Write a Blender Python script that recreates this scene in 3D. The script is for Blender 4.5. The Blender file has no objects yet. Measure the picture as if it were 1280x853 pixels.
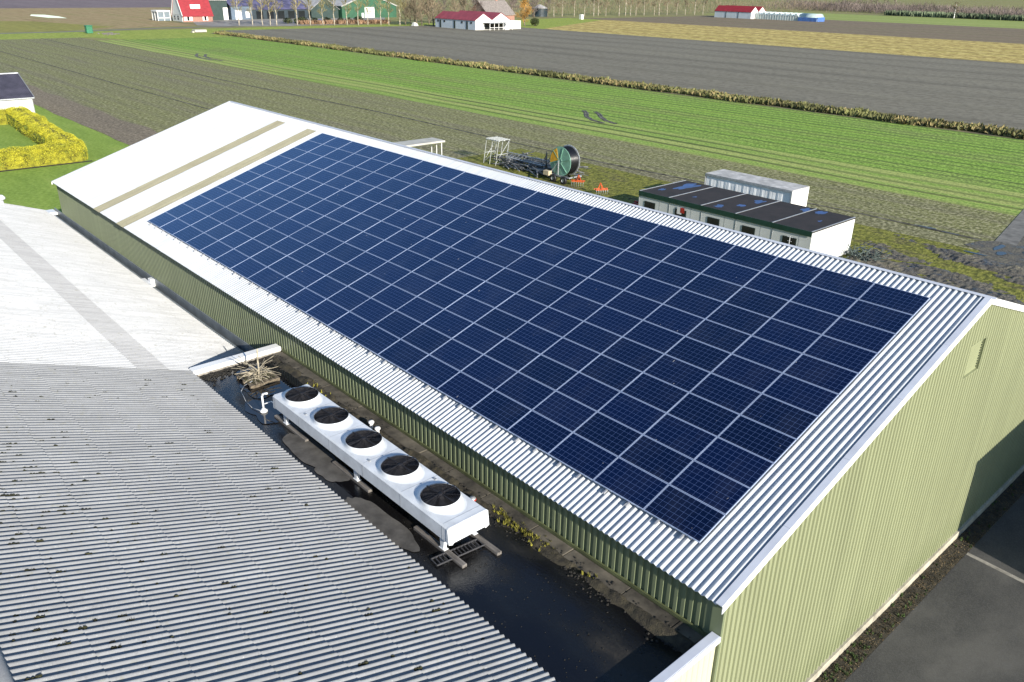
import bpy, math, random
from mathutils import Vector, Matrix, noise
R = math.radians
random.seed(7)
scn = bpy.context.scene
COL = scn.collection

# ------------------------------------------------------------------ helpers
class MB:
    def __init__(s):
        s.v = []; s.f = []
    def add(s, vs, fs):
        o = len(s.v); s.v += [tuple(v) for v in vs]; s.f += [tuple(i + o for i in f) for f in fs]
        return s
    def quad(s, a, b, c, d): return s.add([a, b, c, d], [(0, 1, 2, 3)])
    def tri(s, a, b, c): return s.add([a, b, c], [(0, 1, 2)])
    def box(s, x0, x1, y0, y1, z0, z1):
        return s.add([(x0,y0,z0),(x1,y0,z0),(x1,y1,z0),(x0,y1,z0),(x0,y0,z1),(x1,y0,z1),(x1,y1,z1),(x0,y1,z1)],
                     [(0,3,2,1),(4,5,6,7),(0,1,5,4),(1,2,6,5),(2,3,7,6),(3,0,4,7)])
    def rbox(s, x0, x1, y0, y1, z0, z1, b=0.02):
        # box with chamfered top edges and vertical edges
        def ring(i, z): return [(x0+i,y0,z),(x1-i,y0,z),(x1,y0+i,z),(x1,y1-i,z),(x1-i,y1,z),(x0+i,y1,z),(x0,y1-i,z),(x0,y0+i,z)]
        r0 = ring(b, z0); r1 = ring(b, z1-b)
        r2 = [(min(max(p[0], x0+b), x1-b), min(max(p[1], y0+b), y1-b), z1) for p in ring(b, z1)]
        fs = [(i,(i+1)%8,8+(i+1)%8,8+i) for i in range(8)] + [(8+i,8+(i+1)%8,16+(i+1)%8,16+i) for i in range(8)]
        fs += [tuple(range(7,-1,-1)), tuple(range(16,24))]
        return s.add(r0+r1+r2, fs)
    def bar(s, p, q, r0, r1=None, n=6, cap=True):
        r1 = r0 if r1 is None else r1
        p = Vector(p); q = Vector(q); d = (q-p)
        if d.length < 1e-6: return s
        d.normalize(); a = d.orthogonal().normalized(); b = d.cross(a)
        vs = []
        for c, r in ((p, r0), (q, r1)):
            for i in range(n):
                t = 2*math.pi*i/n; vs.append(c + (a*math.cos(t) + b*math.sin(t))*r)
        fs = [(i,(i+1)%n,n+(i+1)%n,n+i) for i in range(n)]
        if cap: fs += [tuple(range(n-1,-1,-1)), tuple(range(n,2*n))]
        return s.add(vs, fs)
    def tube(s, pts, r, n=6):
        for a, b in zip(pts, pts[1:]): s.bar(a, b, r, r, n)
        return s
    def beam(s, p, q, w, h):
        p = Vector(p); q = Vector(q); d = (q-p).normalized()
        up = Vector((0,0,1)) if abs(d.z) < .95 else Vector((0,1,0))
        a = d.cross(up).normalized()*w/2; b = a.cross(d).normalized()*h/2
        vs = [c + i*a + j*b for c in (p, q) for i, j in ((-1,-1),(1,-1),(1,1),(-1,1))]
        return s.add(vs, [(0,1,2,3),(7,6,5,4),(0,4,5,1),(1,5,6,2),(2,6,7,3),(3,7,4,0)])
    def lathe(s, prof, c=(0,0,0), n=24, axis='z', closed=False):
        vs = []
        for r, h in prof:
            for i in range(n):
                t = 2*math.pi*i/n; u, v = r*math.cos(t), r*math.sin(t)
                vs.append((c[0]+u,c[1]+v,c[2]+h) if axis == 'z' else ((c[0]+u,c[1]+h,c[2]+v) if axis == 'y' else (c[0]+h,c[1]+u,c[2]+v)))
        m = len(prof); fs = []
        for k in range(m-1):
            for i in range(n): fs.append((k*n+i,k*n+(i+1)%n,(k+1)*n+(i+1)%n,(k+1)*n+i))
        if closed: fs += [tuple(range(n-1,-1,-1)), tuple(range((m-1)*n, m*n))]
        return s.add(vs, fs)
    def leaf(s, p, size, rnd, flat=0.0):
        a = Vector((rnd.gauss(0,1), rnd.gauss(0,1), rnd.gauss(0,1)*(1-flat))).normalized()
        b = a.orthogonal().normalized(); b = (b*math.cos(1.7*rnd.random()) + a.cross(b)*rnd.uniform(-1,1)).normalized()
        p = Vector(p); a *= size; b *= size*.5
        return s.add([p-a, p+b, p+a, p-b], [(0,1,2,3)])

ORG = {}
def obj(name, mb, m, parent=None, smooth=False, local=False):
    off = ORG.get(parent.name, Vector((0,0,0))) if parent is not None and not local else Vector((0,0,0))
    me = bpy.data.meshes.new(name)
    me.from_pydata([(v[0]-off.x, v[1]-off.y, v[2]-off.z) for v in mb.v], [], mb.f)
    me.update()
    for k in (m if isinstance(m, (list, tuple)) else [m]): me.materials.append(k)
    if smooth: me.polygons.foreach_set('use_smooth', [True]*len(me.polygons))
    o = bpy.data.objects.new(name, me); COL.objects.link(o)
    if parent is not None:
        o.parent = parent; ORG[o.name] = off
    return o
def tag(o, label=None, cat=None, group=None, kind=None):
    if label: o['label'] = label
    if cat: o['category'] = cat
    if group: o['group'] = group
    if kind: o['kind'] = kind
    return o
def thing(name, loc, label, cat, group=None):
    o = bpy.data.objects.new(name, None); o.empty_display_size = .3; COL.objects.link(o)
    o.location = loc; ORG[o.name] = Vector(loc)
    return tag(o, label, cat, group)
def copy_tree(o, parent=None):
    c = o.copy(); COL.objects.link(c)
    if parent is not None: c.parent = parent
    for ch in list(o.children): copy_tree(ch, c)
    return c
def struct(name, mb, m, smooth=False): return tag(obj(name, mb, m, smooth=smooth), kind='structure')

# ------------------------------------------------------------------ materials
class NT:
    def __init__(s, name):
        s.m = bpy.data.materials.new(name); s.m.use_nodes = True
        s.t = s.m.node_tree; s.b = s.t.nodes['Principled BSDF']; s.l = s.t.links.new
    def n(s, k, **kw):
        o = s.t.nodes.new(k)
        for a, v in kw.items(): setattr(o, a, v)
        return o
    def put(s, sock, v):
        if hasattr(v, 'is_output') or isinstance(v, bpy.types.NodeSocket): s.l(v, sock)
        else: sock.default_value = v
    def coords(s, scale=(1,1,1), rot=0):
        tc = s.n('ShaderNodeTexCoord'); mp = s.n('ShaderNodeMapping')
        s.l(tc.outputs['Object'], mp.inputs['Vector']); mp.inputs['Scale'].default_value = scale
        mp.inputs['Rotation'].default_value = (0,0,rot)
        return mp.outputs[0]
    def noise(s, vec, scale, detail=4, rough=.6, out=0):
        n = s.n('ShaderNodeTexNoise'); s.l(vec, n.inputs['Vector'])
        n.inputs['Scale'].default_value = scale; n.inputs['Detail'].default_value = detail; n.inputs['Roughness'].default_value = rough
        return n.outputs[out]
    def math(s, op, a, b=0.0, c=0.0, clamp=False):
        n = s.n('ShaderNodeMath', operation=op, use_clamp=clamp); s.put(n.inputs[0], a); s.put(n.inputs[1], b)
        if op in ('SMOOTH_MIN','MULTIPLY_ADD'): s.put(n.inputs[2], c)
        return n.outputs[0]
    def ramp(s, fac, stops, interp='LINEAR'):
        r = s.n('ShaderNodeValToRGB'); s.l(fac, r.inputs[0]); e = r.color_ramp; e.interpolation = interp
        while len(e.elements) < len(stops): e.elements.new(.5)
        for el, (p, c) in zip(e.elements, stops):
            el.position = p; el.color = (c, c, c, 1) if isinstance(c, (int, float)) else (*c, 1)
        return r.outputs[0]
    def mix(s, fac, a, b, mode='MIX'):
        n = s.n('ShaderNodeMix', data_type='RGBA', blend_type=mode)
        s.put(n.inputs[0], fac)
        for i, v in ((6, a), (7, b)):
            s.put(n.inputs[i], v if isinstance(v, bpy.types.NodeSocket) else (*v, 1))
        return n.outputs[2]
    def bump(s, h, dist=.02, strength=.6):
        b = s.n('ShaderNodeBump'); s.l(h, b.inputs['Height']); b.inputs['Distance'].default_value = dist; b.inputs['Strength'].default_value = strength
        s.l(b.outputs[0], s.b.inputs['Normal'])
    def xyz(s):
        tc = s.n('ShaderNodeTexCoord'); sp = s.n('ShaderNodeSeparateXYZ'); s.l(tc.outputs['Object'], sp.inputs[0]); return sp.outputs
def mat(name, c, rough=.6, var=.15, scale=3, metal=0, bump=0, bscale=None, stretch=(1,1,1), c2=None, spec=.5, detail=4, coat=0):
    t = NT(name); v = t.coords(stretch); f = t.noise(v, scale, detail)
    c2 = c2 or tuple(max(0, k*(1-2*var)) for k in c); c1 = tuple(min(1, k*(1+var)) for k in c)
    t.l(t.ramp(f, [(.3, c2), (.7, c1)]), t.b.inputs['Base Color'])
    t.b.inputs['Roughness'].default_value = rough; t.b.inputs['Metallic'].default_value = metal
    t.b.inputs['Specular IOR Level'].default_value = spec; t.b.inputs['Coat Weight'].default_value = coat
    if bump: t.bump(t.noise(v, bscale or scale*6, 3), bump, .7)
    return t.m
M = {}
M['panel_frame'] = mat('panel_frame', (.44,.52,.68), .35, .04, metal=.3)
M['alu'] = mat('alu', (.55,.56,.58), .4, .08, metal=.6)
M['galv'] = mat('galv', (.42,.44,.46), .5, .15, 5, metal=.5)
M['rack_white'] = mat('rack_white', (.42,.44,.43), .6, .15, 3)
M['white_metal'] = mat('white_metal', (.74,.75,.76), .4, .04, 2)
M['white_paint'] = mat('white_paint', (.76,.75,.72), .6, .06, 1.2)
M['unit_white'] = mat('unit_white', (.66,.69,.72), .38, .10, 1.5)
M['dark_plastic'] = mat('dark_plastic', (.020,.020,.024), .65, .2, 8, spec=.2)
M['black_rubber'] = mat('black_rubber', (.012,.012,.014), .5, .2, 8)
M['coil'] = mat('coil', (.05,.05,.055), .6, .2, 20)
M['sleeper'] = mat('sleeper', (.17,.155,.14), .85, .3, 3, bump=.01, stretch=(.4,4,4))
M['concrete'] = mat('concrete', (.30,.28,.25), .85, .25, 2.5, bump=.008)
M['plinth'] = mat('plinth', (.42,.39,.31), .85, .2, 1.6, bump=.006)
M['wood'] = mat('wood', (.16,.13,.09), .85, .35, 6, bump=.006)
M['twig'] = mat('twig', (.42,.37,.27), .85, .3, 6)
M['moss'] = mat('moss', (.042,.042,.016), .95, .5, 6)
M['dark_moss'] = mat('dark_moss', (.035,.038,.018), .95, .5, 8)
M['weed'] = mat('weed', (.30,.28,.04), .85, .5, 2)
M['gravel'] = mat('gravel', (.020,.018,.014), .9, .6, 12)
M['zinc'] = mat('zinc', (.22,.25,.27), .5, .15, 1.5, metal=.2)
M['bitumen_gutter'] = mat('bitumen_gutter', (.02,.02,.022), .5, .3, 3)
M['trim'] = mat('trim', (.52,.55,.62), .4, .06, 1.2)
M['trim_white'] = mat('trim_white', (.80,.80,.78), .45, .04, 1.0)
M['red_metal'] = mat('red_metal', (.42,.03,.02), .5, .25, 5)
M['orange_metal'] = mat('orange_metal', (.55,.10,.02), .5, .25, 5)
M['teal'] = mat('teal', (.17,.34,.26), .5, .15, 2)
M['yellow_paint'] = mat('yellow_paint', (.60,.32,.02), .5, .15, 3)
M['hose'] = mat('hose', (.008,.009,.012), .32, .2, 5)
M['glass_dark'] = mat('glass_dark', (.015,.018,.02), .1, .1, 3)
M['frame_dark'] = mat('frame_dark', (.02,.035,.03), .5, .2, 3)
M['green_fascia'] = mat('green_fascia', (.012,.05,.035), .45, .2, 2)
M['puddle'] = mat('puddle', (.012,.012,.014), .03, .1, 3, spec=.8)
M['cabin_wall'] = mat('cabin_wall', (.62,.64,.62), .6, .05, 1.0)
M['dark_green_clad'] = mat('dark_green_clad', (.022,.045,.04), .6, .15, .6)
M['green_clad'] = mat('green_clad', (.025,.095,.05), .6, .15, .4)
M['blue_clad'] = mat('blue_clad', (.10,.14,.19), .6, .15, .4)
M['pale_blue_clad_and_shade'] = mat('pale_blue_clad_and_shade', (.50,.56,.60), .6, .06, .3)  # blue barn's own colour; on the white barn's side it is painted shade
M['red_tile'] = mat('red_tile', (.27,.020,.028), .6, .15, .6, stretch=(1,1,4))
M['dull_red_roof'] = mat('dull_red_roof', (.27,.05,.065), .6, .15, .5)
M['brick'] = mat('brick', (.34,.18,.14), .85, .2, 3)
M['grey_tile'] = mat('grey_tile', (.24,.21,.19), .8, .2, 1.5)
M['grey_sheet'] = mat('grey_sheet', (.40,.39,.38), .6, .15, .5)
M['solar_roof'] = mat('solar_roof', (.10,.095,.17), .25, .3, .3)
M['green_glass'] = mat('green_glass', (.42,.52,.50), .3, .15, .4)
M['blue_tarp'] = mat('blue_tarp', (.07,.16,.42), .6, .15, .8)
M['tank_dark'] = mat('tank_dark', (.02,.035,.045), .5, .2, .6)
M['bark_pale'] = mat('bark_pale', (.42,.37,.29), .9, .2, 1.5)
M['bark'] = mat('bark', (.20,.165,.12), .9, .25, 1.5)
M['twigs_brown'] = mat('twigs_brown', (.22,.175,.115), .9, .25, .4)
M['twigs_mauve'] = mat('twigs_mauve', (.19,.15,.135), .9, .3, .05)
M['twigs_olive'] = mat('twigs_olive', (.24,.21,.09), .9, .25, .4)
M['willow_orange'] = mat('willow_orange', (.46,.25,.06), .9, .25, .4)
M['evergreen'] = mat('evergreen', (.05,.07,.02), .9, .4, .6)
M['box_white'] = mat('box_white', (.70,.69,.64), .6, .05, 1)
M['bin_green'] = mat('bin_green', (.02,.16,.08), .5, .15, 2)

# yellow-green cladding with faint vertical dirt
def m_clad(name, c, v=.1):
    t = NT(name); f = t.noise(t.coords((2.2,2.2,.10)), 2.2, 5)
    g = t.noise(t.coords((1,1,.45)), .45, 4); x, y, z = t.xyz()[:3]
    a = t.ramp(f, [(.3, tuple(k*(1-v) for k in c)), (.7, tuple(k*(1+v*.6) for k in c))])
    a = t.mix(t.ramp(g, [(.35, 0.0), (.75, .28)]), a, tuple(k*.72 for k in c))
    # sheets of about a metre differ a little in tone
    sh = t.n('ShaderNodeTexWhiteNoise', noise_dimensions='1D'); t.l(t.math('FLOOR', t.math('DIVIDE', t.math('ADD', x, y), 1.05)), sh.inputs['W'])
    a = t.mix(t.math('MULTIPLY', sh.outputs['Value'], .12), a, tuple(k*.55 for k in c))
    # splash dirt and algae low on the wall, rain streaks
    lowz = t.math('SUBTRACT', 1.0, t.math('DIVIDE', t.math('SUBTRACT', z, .3), 1.3), clamp=True)
    a = t.mix(t.math('MULTIPLY', lowz, t.ramp(g, [(.3, .15), (.7, .5)])), a, (c[0]*.55, c[1]*.62, c[2]*.5))
    st = t.noise(t.coords((9,9,.25)), 1.0, 3, .6); a = t.mix(t.ramp(st, [(.58, 0.0), (.72, .22)]), a, tuple(k*.6 for k in c))
    t.l(a, t.b.inputs['Base Color']); t.b.inputs['Roughness'].default_value = .5
    return t.m
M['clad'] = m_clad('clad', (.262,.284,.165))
M['clad_side_shaded'] = m_clad('clad_side_shaded', (.17,.20,.115), .12)  # same paint as the gable, darkened: side wall's dim grazing light in the colour
M['cream_clad'] = m_clad('cream_clad', (.58,.57,.38), .05)

# white-grey corrugated barn roof
def m_barnroof():
    t = NT('barn_roof'); vec = t.coords((3,.25,.25)); f = t.noise(vec, 1.2, 5)
    a = t.ramp(f, [(.25, (.37,.395,.425)), (.6, (.49,.515,.54)), (.8, (.56,.575,.59))])
    d = t.noise(t.coords((1,.4,.4)), 6, 4)
    a = t.mix(t.ramp(d, [(.62, 0.0), (.78, .5)]), a, (.30,.31,.30))
    t.l(a, t.b.inputs['Base Color']); t.b.inputs['Roughness'].default_value = .45
    return t.m
M['barn_roof'] = m_barnroof()
# weathered fibre cement: near part grey, far part newer and brighter, one strip of grey rooflight sheets
def m_fibre(name, base, dark, spots=.5):
    t = NT(name); f = t.noise(t.coords((1,.6,.6)), 1.0, 6, .65)
    a = t.ramp(f, [(.3, dark), (.7, base)])
    s1 = t.noise(t.coords(), 13, 5, .75)
    a = t.mix(t.ramp(s1, [(.55, 0.0), (.68, spots)]), a, tuple(k*.45 for k in base))
    s2 = t.noise(t.coords(), 24, 3, .7)
    a = t.mix(t.ramp(s2, [(.62, 0.0), (.70, .5)]), a, (.62,.62,.58))
    l = t.noise(t.coords(), 5, 4, .7)
    a = t.mix(t.ramp(l, [(.56, 0.0), (.72, .55)]), a, (.22,.215,.16))
    st = t.noise(t.coords((5.6,.5,.5)), 1.0, 3, .6); a = t.mix(t.ramp(st, [(.35, .45), (.55, 0.0)]), a, tuple(k*.62 for k in base))
    rs = t.noise(t.coords((.95,.02,.02)), 1.0, 0); a = t.mix(t.ramp(rs, [(.3, .30), (.5, 0.0)]), a, tuple(k*.75 for k in base))
    t.l(a, t.b.inputs['Base Color']); t.b.inputs['Roughness'].default_value = .85
    t.bump(s1, .006, .5)
    return t.m
M['fibre'] = m_fibre('fibre', (.30,.308,.315), (.225,.232,.24))
M['fibre_new'] = m_fibre('fibre_new', (.50,.51,.52), (.44,.45,.45), .4)
M['rooflight'] = m_fibre('rooflight', (.39,.395,.40), (.33,.335,.34), .2)
M['skylight'] = m_fibre('skylight', (.30,.285,.20), (.22,.21,.14), .5)

# solar cells: ten by six cells, pale gaps between, dark blue glass over it
def m_cells():
    t = NT('solar_cells'); x, y, z = t.xyz()[:3]
    def lines(c, half, pitch, w):
        u = t.math('DIVIDE', t.math('ADD', c, half), pitch)
        fr = t.math('SUBTRACT', u, t.math('ROUND', u)); fr = t.math('ABSOLUTE', fr)
        return t.math('LESS_THAN', fr, w/pitch/2)
    lx = lines(x, .80, .16, .0065); ly = lines(y, .48, .16, .0085)
    bus = lines(y, .48, .04, .0022)
    g = t.math('MAXIMUM', lx, ly)
    oi = t.n('ShaderNodeObjectInfo')
    f = t.noise(t.coords(), 3.0, 2)
    col = t.ramp(oi.outputs['Random'], [(0, (.0004,.0014,.008)), (.45, (.0006,.0020,.013)), (.8, (.0008,.0028,.018)), (1, (.0014,.0024,.014))])
    col = t.mix(t.math('MULTIPLY', bus, .2), col, (.10,.13,.20))
    col = t.mix(t.math('MULTIPLY', g, .48), col, (.13,.20,.42))
    dv = t.n('ShaderNodeVectorMath', operation='ADD'); t.l(t.coords((1,.5,1)), dv.inputs[0]); t.l(oi.outputs['Location'], dv.inputs[1])
    du = t.noise(dv.outputs[0], 1.1, 5, .65)
    edge = t.math('MULTIPLY', t.math('LESS_THAN', y, -.42), t.noise(dv.outputs[0], 5.0, 3))
    col = t.mix(t.math('ADD', t.ramp(du, [(.48, 0.0), (.75, .06)]), t.math('MULTIPLY', edge, .07)), col, (.16,.17,.18))
    sp = t.noise(dv.outputs[0], 9.0, 1); col = t.mix(t.ramp(sp, [(.80, 0.0), (.82, .6)]), col, (.5,.5,.48))
    t.l(col, t.b.inputs['Base Color'])
    t.l(t.ramp(du, [(.3, .06), (.7, .2)]), t.b.inputs['Roughness'])
    t.b.inputs['IOR'].default_value = 1.5; t.b.inputs['Specular IOR Level'].default_value = 1.0; t.b.inputs['Sheen Weight'].default_value = .16; t.b.inputs['Sheen Roughness'].default_value = .35; t.b.inputs['Sheen Tint'].default_value = (.06,.32,1,1); t.b.inputs['Specular Tint'].default_value = (.08,.36,.95,1)
    return t.m
M['cells'] = m_cells()

# wet bitumen deck: dry grey patches, wet black, standing water
def m_deck():
    t = NT('deck'); v = t.coords((.45,1,1)); f = t.noise(v, .55, 5, .55)
    x, y, z = t.xyz()[:3]
    fine = t.noise(t.coords(), 14, 5, .7)
    wet = t.math('ADD', f, t.math('MULTIPLY', t.math('SUBTRACT', fine, .5), .10))
    col = t.ramp(wet, [(.38, (.004,.004,.006)), (.54, (.007,.0068,.007)), (.64, (.013,.012,.0105)), (.74, (.03,.027,.022))])
    t.l(col, t.b.inputs['Base Color'])
    t.l(t.ramp(wet, [(.46, .04), (.57, .25), (.68, .8)]), t.b.inputs['Roughness'])
    h = t.ramp(wet, [(.42, 0.0), (.6, 1.0)])
    hh = t.math('MULTIPLY', h, fine); t.bump(hh, .02, .5)
    return t.m
M['deck'] = m_deck()
M['dry_patch'] = mat('dry_patch', (.085,.080,.073), .9, .25, 2.2, bump=.006)
M['mossy_dirt'] = mat('mossy_dirt', (.040,.034,.020), .95, .6, 4, bump=.05, c2=(.010,.009,.008), bscale=30)
M['asphalt'] = None
def m_asphalt():
    t = NT('asphalt'); f = t.noise(t.coords((1,.6,1)), .35, 5, .6); g = t.noise(t.coords(), 30, 3)
    a = t.ramp(f, [(.34, (.020,.020,.022)), (.5, (.042,.041,.040)), (.66, (.075,.072,.068))])
    a = t.mix(t.ramp(g, [(.4, 0.0), (.7, .35)]), a, (.13,.13,.13))
    s = t.noise(t.coords((1,.3,1)), 1.4, 3); a = t.mix(t.ramp(s, [(.62, 0.0), (.75, .5)]), a, (.03,.03,.03))
    t.l(a, t.b.inputs['Base Color']); t.b.inputs['Roughness'].default_value = .8; t.bump(g, .008, .5)
    return t.m
M['asphalt'] = m_asphalt()

# fields
def m_field(name, cols, big=.02, stretch=.12, fine=1.6, famt=.5, fcol=(.3,.3,.2), fcol2=(.05,.05,.03), row=0, rowcol=None, rowamt=.5, rowvar=.06, bump=.06, blotch=None):
    """cols: ramp of the slow bands (stretched along X); fine specks lighter and darker; row: spacing of crop rows along X"""
    t = NT(name)
    f = t.noise(t.coords((stretch,1,1)), big*10, 5, .62)
    a = t.ramp(f, cols)
    if blotch:
        b = t.noise(t.coords((.5,1,1)), blotch[0], 4, .6); a = t.mix(t.ramp(b, [(.52, 0.0), (.68, blotch[1])]), a, blotch[2])
    s = t.noise(t.coords((1,.6,1)), fine, 3, .7)
    a = t.mix(t.ramp(s, [(.51, 0.0), (.60, famt)]), a, fcol)
    a = t.mix(t.ramp(s, [(.40, famt), (.49, 0.0)]), a, fcol2)
    hgt = s
    if row:
        x, y, z = t.xyz()[:3]
        w = t.noise(t.coords((.02,.02,1)), 1.0, 2)
        yy = t.math('ADD', y, t.math('MULTIPLY', w, row*1.2))
        sn = t.math('SINE', t.math('MULTIPLY', yy, 2*math.pi/row))
        amp = t.noise(t.coords((rowvar,.5,1)), .7, 4)
        r = t.math('MULTIPLY', t.ramp(sn, [(.35, 0.0), (.8, 1.0)]), t.ramp(amp, [(.35, .15), (.65, 1.0)]))
        a = t.mix(t.math('MULTIPLY', r, rowamt), a, rowcol)
        hgt = t.math('ADD', s, t.math('MULTIPLY', sn, .35))
    t.l(a, t.b.inputs['Base Color']); t.b.inputs['Roughness'].default_value = .95; t.b.inputs['Specular IOR Level'].default_value = .15
    t.bump(hgt, bump, .8)
    return t.m
M['soil'] = m_field('soil', [(.28, (0.164,0.147,0.102)), (.40, (0.178,0.178,0.083)), (.52, (0.194,0.204,0.071)), (.62, (0.168,0.157,0.097)), (.75, (0.189,0.198,0.078))], .020, .045, 3.6, .85, (0.357,0.336,0.203), (0.080,0.080,0.039), row=3.2, rowcol=(0.115,0.107,0.071), rowamt=.35, bump=.03)
M['soil_brown'] = m_field('soil_brown', [(.3, (0.155,0.132,0.099)), (.7, (0.207,0.176,0.121))], .02, .08, 4.5, .62, (0.380,0.308,0.220), (0.081,0.066,0.050), bump=.03)
M['crop'] = m_field('crop', [(.26, (0.242,0.240,0.093)), (.36, (0.222,0.297,0.068)), (.48, (0.182,0.309,0.047)), (.60, (0.202,0.342,0.047)), (.70, (0.293,0.366,0.076)), (.80, (0.202,0.240,0.084))], .024, .022, 3.2, .8, (0.334,0.480,0.101), (0.086,0.137,0.033), row=2.1, rowcol=(0.075,0.114,0.030), rowamt=.95, rowvar=.012, bump=.04, blotch=(.06, .75, (0.212,0.205,0.093)))
M['crop_yellow'] = m_field('crop_yellow', [(.3, (0.244,0.283,0.086)), (.45, (0.332,0.381,0.112)), (.6, (0.185,0.315,0.048)), (.75, (0.371,0.381,0.129))], .05, .012, 4.0, .5, (0.440,0.479,0.164), (0.088,0.120,0.040), row=2.6, rowcol=(0.068,0.087,0.030), rowamt=.95, rowvar=.012, bump=.04)
M['plough'] = m_field('plough', [(.3, (0.164,0.151,0.117)), (.5, (0.191,0.177,0.136)), (.7, (0.212,0.197,0.148))], .012, .02, .9, .45, (0.233,0.217,0.170), (0.106,0.098,0.078), row=17, rowcol=(0.090,0.082,0.064), rowamt=.45, rowvar=.02, bump=.05)
M['stubble'] = m_field('stubble', [(.3, (0.341,0.259,0.080)), (.5, (0.462,0.363,0.120)), (.7, (0.374,0.319,0.090))], .012, .03, .45, .8, (0.616,0.506,0.190), (0.231,0.165,0.060), row=16, rowcol=(0.165,0.121,0.050), rowamt=.5, rowvar=.02, bump=.1)
M['brown'] = m_field('brown', [(.3, (0.165,0.127,0.094)), (.5, (0.209,0.165,0.110)), (.7, (0.176,0.154,0.088))], .008, .03, .5, .4, (0.242,0.198,0.132), (0.110,0.088,0.066), row=21, rowcol=(0.110,0.094,0.061), rowamt=.4, bump=.05)
M['meadow'] = m_field('meadow', [(.3, (0.217,0.275,0.072)), (.7, (0.290,0.334,0.102))], .006, .05, .4, .3, (0.348,0.377,0.131), (0.160,0.203,0.058), bump=.05)
M['verge'] = m_field('verge', [(.3, (0.211,0.282,0.048)), (.6, (0.282,0.334,0.064)), (.8, (0.352,0.317,0.112))], .03, .3, 1.2, .5, (0.405,0.440,0.112), (0.123,0.158,0.032), bump=.08)
M['lawn'] = m_field('lawn', [(.3, (0.169,0.262,0.042)), (.55, (0.221,0.323,0.055)), (.8, (0.273,0.342,0.078))], .05, .3, 4.5, .45, (0.325,0.415,0.104), (0.117,0.171,0.033), bump=.03)
M['tan_grass'] = m_field('tan_grass', [(.3, (0.263,0.189,0.095)), (.5, (0.326,0.247,0.126)), (.7, (0.252,0.221,0.089))], .012, .12, .5, .5, (0.399,0.315,0.179), (0.168,0.126,0.063), bump=.08)
M['olive_grass'] = m_field('olive_grass', [(.3, (0.213,0.206,0.056)), (.6, (0.263,0.250,0.062)), (.8, (0.237,0.188,0.075))], .012, .12, .6, .5, (0.325,0.312,0.100), (0.138,0.125,0.037), bump=.08)
M['purple_field'] = m_field('purple_field', [(.3, (.15,.12,.13)), (.7, (.20,.16,.17))], .008, .12, .5, .4, (.24,.2,.2), (.11,.09,.09), bump=.05)
M['ground'] = m_field('ground', [(.3, (0.228,0.204,0.096)), (.5, (0.240,0.240,0.084)), (.7, (0.192,0.168,0.096))], .003, .15, .3, .4, (0.300,0.264,0.132), (0.132,0.120,0.060), bump=.05)
M['rough_grass'] = m_field('rough_grass', [(.3, (0.113,0.117,0.031)), (.5, (0.174,0.184,0.033)), (.7, (0.113,0.097,0.056))], .06, .45, 3, .6, (0.277,0.266,0.067), (0.041,0.046,0.017), bump=.15)
M['yard'] = mat('yard', (.26,.25,.23), .9, .2, .2)
M['road'] = mat('road', (.16,.155,.15), .9, .12, .5)
M['path'] = mat('path', (.17,.165,.15), .9, .25, 1.2, bump=.01)
def m_mud():
    t = NT('mud'); f = t.noise(t.coords((.7,1,1)), .9, 6, .65); g = t.noise(t.coords(), 4, 5, .7)
    k = t.math('ADD', t.math('MULTIPLY', f, .65), t.math('MULTIPLY', g, .35))
    t.l(t.ramp(k, [(.36, (.045,.045,.05)), (.45, (.085,.08,.07)), (.55, (.13,.12,.095)), (.66, (.19,.18,.11))]), t.b.inputs['Base Color'])
    t.l(t.ramp(k, [(.36, .08), (.42, .5), (.5, .9)]), t.b.inputs['Roughness'])
    t.bump(t.ramp(k, [(.40, 0.0), (.75, 1.0)]), .30, 1.0)
    return t.m
M['mud'] = m_mud()
M['rut'] = mat('rut', (.125,.12,.09), .8, .5, 1.2, bump=.05)
M['reeds'] = mat('reeds', (.24,.19,.085), .95, .35, .08, c2=(.17,.145,.06))
M['reeds_green'] = mat('reeds_green', (.15,.155,.055), .95, .4, .1)
M['bank'] = mat('bank', (.15,.13,.06), .95, .4, .3)
M['hedge_leaf'] = mat('hedge_leaf', (.42,.38,.02), .75, .35, .7, c2=(.27,.28,.02))
M['hedge_core'] = mat('hedge_core', (.22,.21,.015), .95, .4, 2)
M['litter'] = mat('litter', (.038,.032,.022), .95, .6, 5, bump=.04, c2=(.015,.014,.010))
M['leaf_brown'] = mat('leaf_brown', (.11,.08,.04), .9, .5, 4)
M['leaf_green'] = mat('leaf_green', (.06,.10,.025), .8, .4, 3)
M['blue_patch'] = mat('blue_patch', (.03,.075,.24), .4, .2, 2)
M['water'] = mat('water', (.02,.025,.03), .04, .1, .2, spec=.8)

# ------------------------------------------------------------------ world, sun, camera
ELEV, AZ = 20.0, -8.5          # sun height; azimuth measured from +X, negative = towards -Y
w = bpy.data.worlds.new("World"); scn.world = w; w.use_nodes = True
nt = w.node_tree; sk = nt.nodes.new('ShaderNodeTexSky'); sk.sky_type = 'NISHITA'; sk.sun_disc = False
sk.sun_elevation = R(ELEV); sk.sun_rotation = R(90 - AZ); sk.altitude = 0; sk.air_density = 1.0; sk.dust_density = .25; sk.ozone_density = 3.0
nt.links.new(sk.outputs[0], nt.nodes['Background'].inputs[0]); nt.nodes['Background'].inputs[1].default_value = .10
sl = bpy.data.lights.new('sun', 'SUN'); sl.energy = 4.8; sl.angle = R(.53); sl.color = (1.0, .93, .82)
so = bpy.data.objects.new('sun', sl); COL.objects.link(so)
sd = Vector((math.cos(R(ELEV))*math.cos(R(AZ)), math.cos(R(ELEV))*math.sin(R(AZ)), math.sin(R(ELEV))))
so.rotation_euler = sd.to_track_quat('Z', 'Y').to_euler(); so.location = (60, -20, 60)
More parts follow.
